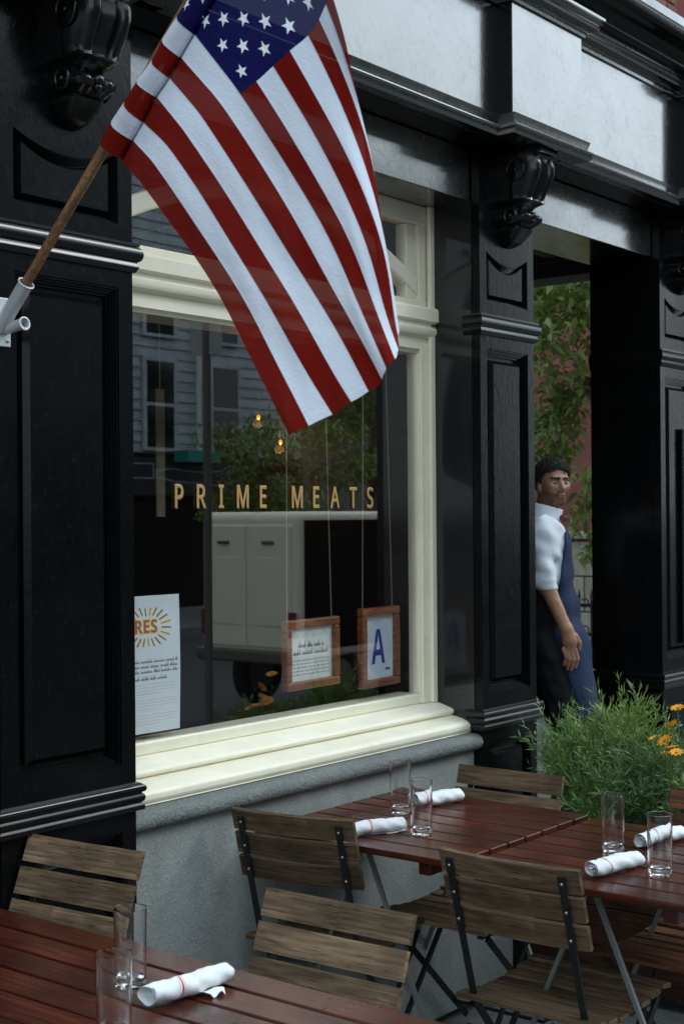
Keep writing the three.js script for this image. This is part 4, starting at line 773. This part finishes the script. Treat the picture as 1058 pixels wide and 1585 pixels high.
  const brows = inHead((x, y, z) => { let d = 9; for (const s of [-1, 1]) d = Math.min(d, cap([0.09, 0.027, s * 0.013], [0.077, 0.03, s * 0.047], 0.0062, 0.005)(x, y, z)); return d; });
  part('eyebrows', meshField(brows, [-0.12, Y(1.87), -0.12], [0.13, Y(1.92), 0.14], 0.003), hairMat, man);
  const eyes = inHead((x, y, z) => { let d = 9; for (const s of [-1, 1]) d = Math.min(d, ell([0.0792, 0.003, s * 0.031], [0.0045, 0.0042, 0.0095])(x, y, z)); return d; });
  part('eyes', meshField(eyes, [-0.12, Y(1.85), -0.12], [0.13, Y(1.89), 0.14], 0.0022), std(C(0.02, 0.014, 0.01), 0.2), man);
}

// ------------------------------------------------------------------ beyond the porch
{
  const h = thing('neighbouring_house', 'red painted house wall on a beige stone base beyond the porch', 'building', [13.0, 0, 0]);
  part('wall', box(0.03, 6, 1.48, 9, -14, 3.0), std(C(0.2, 0.058, 0.048), 0.85, { map: plainMap, bumpMap: stuccoBump, bumpScale: 0.004 }), h);
  const bm = [0.92, 1.0, 1.07].map(k => std(C(0.42 * k, 0.37 * k, 0.29 * k), 0.9, { map: stuccoMap }));
  part('base_core', box(0.04, 6, -0.1, 1.479, -14, 3.0), std(C(0.2, 0.18, 0.15), 0.95), h);
  for (let r = 0; r < 4; r++) for (let i = 0; i < 12; i++) { const z0 = -10 + i * 0.98 + (r % 2 ? 0.49 : 0); part('stone_block', box(-0.005 + rr(-0.004, 0.004), 0.039, r * 0.365 + 0.006, r * 0.365 + 0.358, z0, z0 + 0.968, 0.01), bm[Math.floor(rnd() * 3)], h); }
  part('ledge', box(-0.06, 0.028, 1.482, 1.56, -14, 3.0, 0.015), bm[1], h);
}
{
  const f = thing('iron_fence', 'black iron fence with pointed bars beyond the porch', 'fence', [11.0, 0, -5.2]);
  for (const y of [0.32, 0.68, 0.93]) part('rail', box(-0.012, 0.012, y, y + 0.03, 0, 3.6), M.iron, f);
  const spike = new THREE.ConeGeometry(0.02, 0.09, 6), post = new THREE.BoxGeometry(0.016, 1.0, 0.016), ring = new THREE.TorusGeometry(0.035, 0.007, 6, 14, 4.4);
  for (let i = 0; i < 30; i++) { const z = 0.06 + i * 0.12; const b = part('bar', post, M.iron, f); b.position.set(0.021, 0.5, z); const s = part('finial', spike, M.iron, f); s.position.set(0.021, 1.05, z); for (const y of [0.965, 0.73]) { const q = part('scroll', ring, M.iron, f); q.position.set(0.021, y, z + 0.055); q.rotation.set(0, Math.PI / 2, 0.6); } }
}
const leafGreens = [leafMat(0.27, 0.36, 0.06, 0.45), leafMat(0.2, 0.29, 0.055, 0.45), leafMat(0.34, 0.42, 0.1, 0.45), leafMat(0.15, 0.23, 0.05, 0.45)];
function streetTree(label, pos, trunkPts, r0, clumps, perClump, leafLen, branches, name = 'street_tree') {
  const t = thing(name, label, 'tree', pos, 0, 'street trees');
  const bark = std(C(0.17, 0.145, 0.105), 0.95, { map: plainMap, bumpMap: stuccoBump, bumpScale: 0.01 });
  const taper = (pts, a, b) => { const c = new THREE.CatmullRomCurve3(pts), g = new THREE.TubeGeometry(c, 30, 1, 10, false), p = g.attributes.position; for (let i = 0; i < p.count; i++) { const s = Math.floor(i / 11) / 30, q = c.getPointAt(s), r = lerp(a, b, s); p.setXYZ(i, q.x + (p.getX(i) - q.x) * r, q.y + (p.getY(i) - q.y) * r, q.z + (p.getZ(i) - q.z) * r); } g.computeVertexNormals(); return boxUV(g); };
  part('trunk', taper(trunkPts, r0, r0 * 0.5), bark, t);
  for (const [pts, a, b] of branches) part('limb', taper(pts, a, b), bark, t);
  const lists = [[], [], [], []];
  for (const [cx, cy, cz, rx, ry, rz, k] of clumps) {
    const n = Math.round(perClump * (k || 1));
    for (let i = 0; i < n; i++) {
      const d = rdir(), q = Math.pow(rnd(), 0.45), p = V(cx + d.x * rx * q, cy + d.y * ry * q, cz + d.z * rz * q);
      const dir = V(rr(-1, 1), rr(-1.3, 0.3), rr(-1, 1)).normalize(), nn = V(rr(-0.6, 0.6), 1, rr(-0.6, 0.6)).normalize();
      lists[Math.floor(rnd() * 4)].push([p, dir, nn, leafLen * rr(0.7, 1.25), leafLen * rr(0.35, 0.5)]);
    }
  }
  const crown = lists.map((l, i) => leafSheet(l, leafGreens[i], 'crown', t)); void crown;
  return t;
}
{
  // between the porch and the red wall: trunk stands behind the pier, a limb crosses the opening
  const cl = []; seed = 99;
  for (let i = 0; i < 44; i++) { const u = rnd(), w = rnd(); cl.push([rr(-0.7, 0.7), lerp(2.85, 4.5, u), rr(-1.4, 1.1), rr(0.3, 0.5), rr(0.18, 0.3), rr(0.3, 0.5), 0.7 + w * 0.3]); }
  for (const [a, b, c, k] of [[0, 2.75, -0.2, 1], [0.1, 2.58, -0.32, 1], [0, 2.42, -0.25, 1], [0.1, 2.25, -0.38, 1], [0, 2.66, 0.1, 0.5], [0, 2.95, 0.1, 0.8], [0, 2.0, 0.06, 0.6], [0.1, 1.86, 0.14, 0.8], [0, 1.74, 0.0, 0.6], [0.1, 1.47, -0.02, 0.35], [-0.1, 2.07, 0.24, 0.6], [0, 1.6, 0.12, 0.4], [0.1, 2.1, -0.5, 0.8]]) cl.push([a, b, c, 0.26, 0.14, 0.22, k * 0.6]);
  streetTree('leafy green tree in front of the red house, seen through the porch', [9.9, 0, -2.4], [V(0.4, 0, -1.6), V(0.35, 1.2, -1.55), V(0.3, 2.3, -1.2), V(0.2, 3.8, -0.9)], 0.17, cl, 210, 0.115, [[[V(0.3, 2.0, -1.4), V(0.2, 2.55, -0.4), V(0.1, 2.95, 0.25), V(0, 3.5, 0.9)], 0.085, 0.04], [[V(0.3, 2.9, -1.0), V(0.5, 3.6, -1.6), V(0.4, 4.4, -2.0)], 0.06, 0.03]]);
  const c2 = []; for (let i = 0; i < 40; i++) c2.push([rr(-1.4, 1.4), rr(5.5, 8.5), rr(-1.4, 1.4), rr(0.4, 0.7), rr(0.3, 0.5), rr(0.4, 0.7), 1]);
  streetTree('tall tree top beyond the roof corner at upper right', [16.5, 0, -5.6], [V(0, 0, 0), V(0.1, 2.5, 0), V(0, 6, 0.1)], 0.2, c2, 260, 0.13, []);
}

// ------------------------------------------------------------------ across the street, mirrored in the glass and the paint
{
  const h = thing('clapboard_house', 'pale grey clapboard house across the street, mirrored in the window', 'building', [9.0, 0, 16]);
  const sid = [0.93, 1, 1.06].map(k => std(C(0.42 * k, 0.46 * k, 0.50 * k), 0.75, { map: plainMap })), trim = std(C(0.55, 0.56, 0.56), 0.6), winM = phys(C(0.01, 0.012, 0.014), 0.1), L = 14.2;
  part('wall_core', box(0, L, 0, 9.2, 0.02, 6), std(C(0.2, 0.2, 0.2), 0.9), h);
  const bg = (() => { const g = extrude(shapeOf([[0, 0], [-0.032, 0.0], [-0.008, 0.205], [0, 0.205]]), 0, L); g.rotateY(Math.PI / 2); g.rotateY(0); return g; })();
  bg.computeBoundingBox();
  const b2 = bg.clone(); b2.rotateY(-Math.PI); b2.computeBoundingBox(); void b2;
  for (let i = 0; i < 31; i++) { const b = part('clapboard', box(0, L, 0, 0.198, -0.012, 0.018), sid[i % 3], h); b.position.set(0, 2.95 + i * 0.2, 0); b.rotation.x = 0.16; }
  for (const [y0, y1] of [[3.05, 4.68], [5.2, 6.8]]) for (const x of [1.3, 3.1, 4.9, 7.3, 9.65, 11.45]) {
    const w = partGroup('window', h); part('glass', box(x, x + 0.72, y0, y1, -0.06, -0.03), winM, w);
    for (const [a, b, c, d] of [[x - 0.09, x, y0 - 0.06, y1 + 0.09], [x + 0.72, x + 0.81, y0 - 0.06, y1 + 0.09], [x, x + 0.72, y1, y1 + 0.09], [x, x + 0.72, y0 - 0.06, y0], [x, x + 0.72, (y0 + y1) / 2 - 0.03, (y0 + y1) / 2 + 0.03]]) part('frame', box(a, b, c, d, -0.075, -0.02), sid[1], w);
  }
  part('downpipe', new THREE.CylinderGeometry(0.05, 0.05, 6.2, 12).translate(11.0, 6.05, -0.1), trim, h); part('cornice', box(-0.1, L + 0.1, 9.2, 9.6, -0.35, 0.3, 0.05), trim, h);
  part('shop_front', box(0, L, 0, 2.94, -0.05, 0.019), M.dark, h);
  const sg = canvasTex(1024, 256, (g, w, hh) => {
    g.fillStyle = '#0c0d10'; g.fillRect(0, 0, w, hh); g.strokeStyle = '#8a93a4'; g.lineWidth = 8; g.beginPath();
    [[60, 60], [120, 40], [190, 80], [430, 90], [640, 70], [760, 90], [760, 130], [600, 160], [380, 170], [180, 190], [100, 170], [120, 120], [60, 60]].forEach(([x, y], i) => g[i ? 'lineTo' : 'moveTo'](x, y)); g.stroke(); g.strokeRect(780, 40, 180, 100);
  });
  const sp = new THREE.PlaneGeometry(3.2, 0.7); sp.rotateY(Math.PI); sp.translate(10.6, 2.5, -0.12); part('shop_sign', sp, std(C(1, 1, 1), 0.6, { map: sg }), h);
  part('sign_board', box(8.9, 12.3, 2.1, 2.9, -0.11, -0.052), M.dark, h);
  part('awning', box(10.3, 11.2, 2.78, 3.0, -0.5, -0.13), std(C(0.02, 0.22, 0.2), 0.7), h);
}
{
  const b = thing('row_house', 'tall dark brick row house across the street, opposite the left pier', 'building', [-10, 0, 16.2]);
  part('wall', box(0, 18.8, 0, 10.6, 0, 6), std(C(0.15, 0.1, 0.085), 0.9, { map: plainMap }), b); part('cornice', box(-0.1, 18.9, 10.6, 11.0, -0.4, 0.2, 0.04), M.dark, b);
  for (const y of [0.9, 4.1, 7.3]) for (let i = 0; i < 8; i++) { const x = 0.9 + i * 2.25, w = partGroup('window', b); part('glass', box(x, x + 1.0, y, y + 1.9, -0.03, -0.005), phys(C(0.01, 0.012, 0.014), 0.1), w); part('sill', box(x - 0.1, x + 1.1, y - 0.14, y - 0.01, -0.12, -0.002), std(C(0.3, 0.28, 0.26), 0.8), w); part('lintel', box(x - 0.1, x + 1.1, y + 1.91, y + 2.08, -0.06, -0.002), std(C(0.3, 0.28, 0.26), 0.8), w); }
}
{
  const b = thing('brick_house', 'dull brick house across the street, mirrored right of the clapboard house', 'building', [23.4, 0, 16.5]);
  part('wall', box(0, 10, 0, 9.6, 0, 6), std(C(0.16, 0.13, 0.12), 0.9, { map: plainMap }), b); part('cornice', box(-0.05, 10.1, 9.6, 9.95, -0.3, 0.2, 0.04), std(C(0.3, 0.3, 0.29), 0.8), b);
  for (const y of [1.0, 4.1, 7.0]) for (let i = 0; i < 4; i++) { const x = 1 + i * 2.25, w = partGroup('window', b); part('glass', box(x, x + 0.95, y, y + 1.8, -0.03, -0.005), phys(C(0.01, 0.012, 0.014), 0.1), w); part('sill', box(x - 0.1, x + 1.05, y - 0.14, y - 0.01, -0.12, -0.002), std(C(0.35, 0.34, 0.32), 0.8), w); }
  part('door', box(9.1, 9.8, 0, 2.2, -0.04, -0.004), M.dark, b);
}
{
  const v = thing('cargo_van', 'low beige cargo van with dark sides parked at the kerb, mirrored in the window', 'van', [9.9, 0, 4.95]);
  const body = phys(C(0.74, 0.70, 0.56), 0.5, { clearcoat: 0.2, clearcoatRoughness: 0.2 }), rub = std(C(0.02, 0.02, 0.02), 0.8), dk = std(C(0.1, 0.09, 0.07), 0.6);
  part('body', box(0, 3.6, 0.40, 1.78, 0, 1.22, 0.09), body, v);
  for (const z of [0.06, 0.615]) { const d = partGroup('rear_door', v); part('door_panel', box(-0.018, 0.02, 0.52, 1.66, z, z + 0.545, 0.03), body, d); part('recess', box(-0.024, 0.0, 0.72, 1.36, z + 0.09, z + 0.455, 0.02), body, d); part('handle', box(-0.045, -0.0, 1.48, 1.51, z + 0.2, z + 0.34, 0.008), dk, d); }
  part('side_panel', box(0.1, 3.5, 0.5, 1.7, -0.012, 0.02, 0.004), phys(C(0.008, 0.008, 0.008), 0.9, { specularIntensity: 0.1 }), v);
  part('bumper', box(-0.09, 0.05, 0.38, 0.5, 0.02, 1.2, 0.03), dk, v);
  for (const z of [0.03, 1.12]) part('tail_lamp', box(-0.022, 0.0, 0.62, 0.86, z - 0.02, z + 0.07, 0.01), std(C(0.16, 0.02, 0.02), 0.4), v);
  for (const x of [0.7, 2.9]) for (const z of [0.11, 1.11]) { const w = partGroup('wheel', v); part('tyre', new THREE.TorusGeometry(0.25, 0.085, 12, 28).translate(x, 0.205, z), rub, w); part('rim', new THREE.CylinderGeometry(0.18, 0.18, 0.1, 20).rotateX(Math.PI / 2).translate(x, 0.205, z), M.steel, w); }
}
{
  const p = thing('street_sign_post', 'grey steel sign post at the kerb, mirrored in the window', 'post', [7.42, 0, 3.7]);
  part('post', new THREE.CylinderGeometry(0.03, 0.03, 3.4, 14).translate(0, 1.7, 0), std(C(0.09, 0.085, 0.08), 0.6), p); part('sign', box(-0.005, 0.005, 2.9, 3.3, -0.15, 0.15, 0.003), std(C(0.3, 0.32, 0.3), 0.6), p);
}
{
  const c3 = []; seed = 321; for (let i = 0; i < 46; i++) { const a = rr(0, 6.283), r = rr(0, 1.4); c3.push([Math.cos(a) * r, rr(2.4, 6.2), Math.sin(a) * r, rr(0.4, 0.7), rr(0.3, 0.5), rr(0.4, 0.7), 1]); }
  streetTree('tall leafy tree on the far pavement, mirrored below the flag in the window', [21.6, 0, 12.9], [V(0, 0, 0), V(0.05, 1.5, 0), V(0, 4.6, 0)], 0.13, c3, 170, 0.14, []);
  const c4 = []; for (let i = 0; i < 34; i++) { const a = rr(0, 6.283), r = rr(0, 1.2); c4.push([Math.cos(a) * r, rr(1.5, 3.3), Math.sin(a) * r, rr(0.3, 0.5), rr(0.25, 0.4), rr(0.3, 0.5), 1]); }
  streetTree('low bushy tree on the far pavement, mirrored above the beige van', [18.5, 0, 12.9], [V(0, 0, 0), V(0.03, 0.9, 0), V(0, 2.6, 0)], 0.08, c4, 150, 0.12, []);
}

renderer.render(scene, camera);
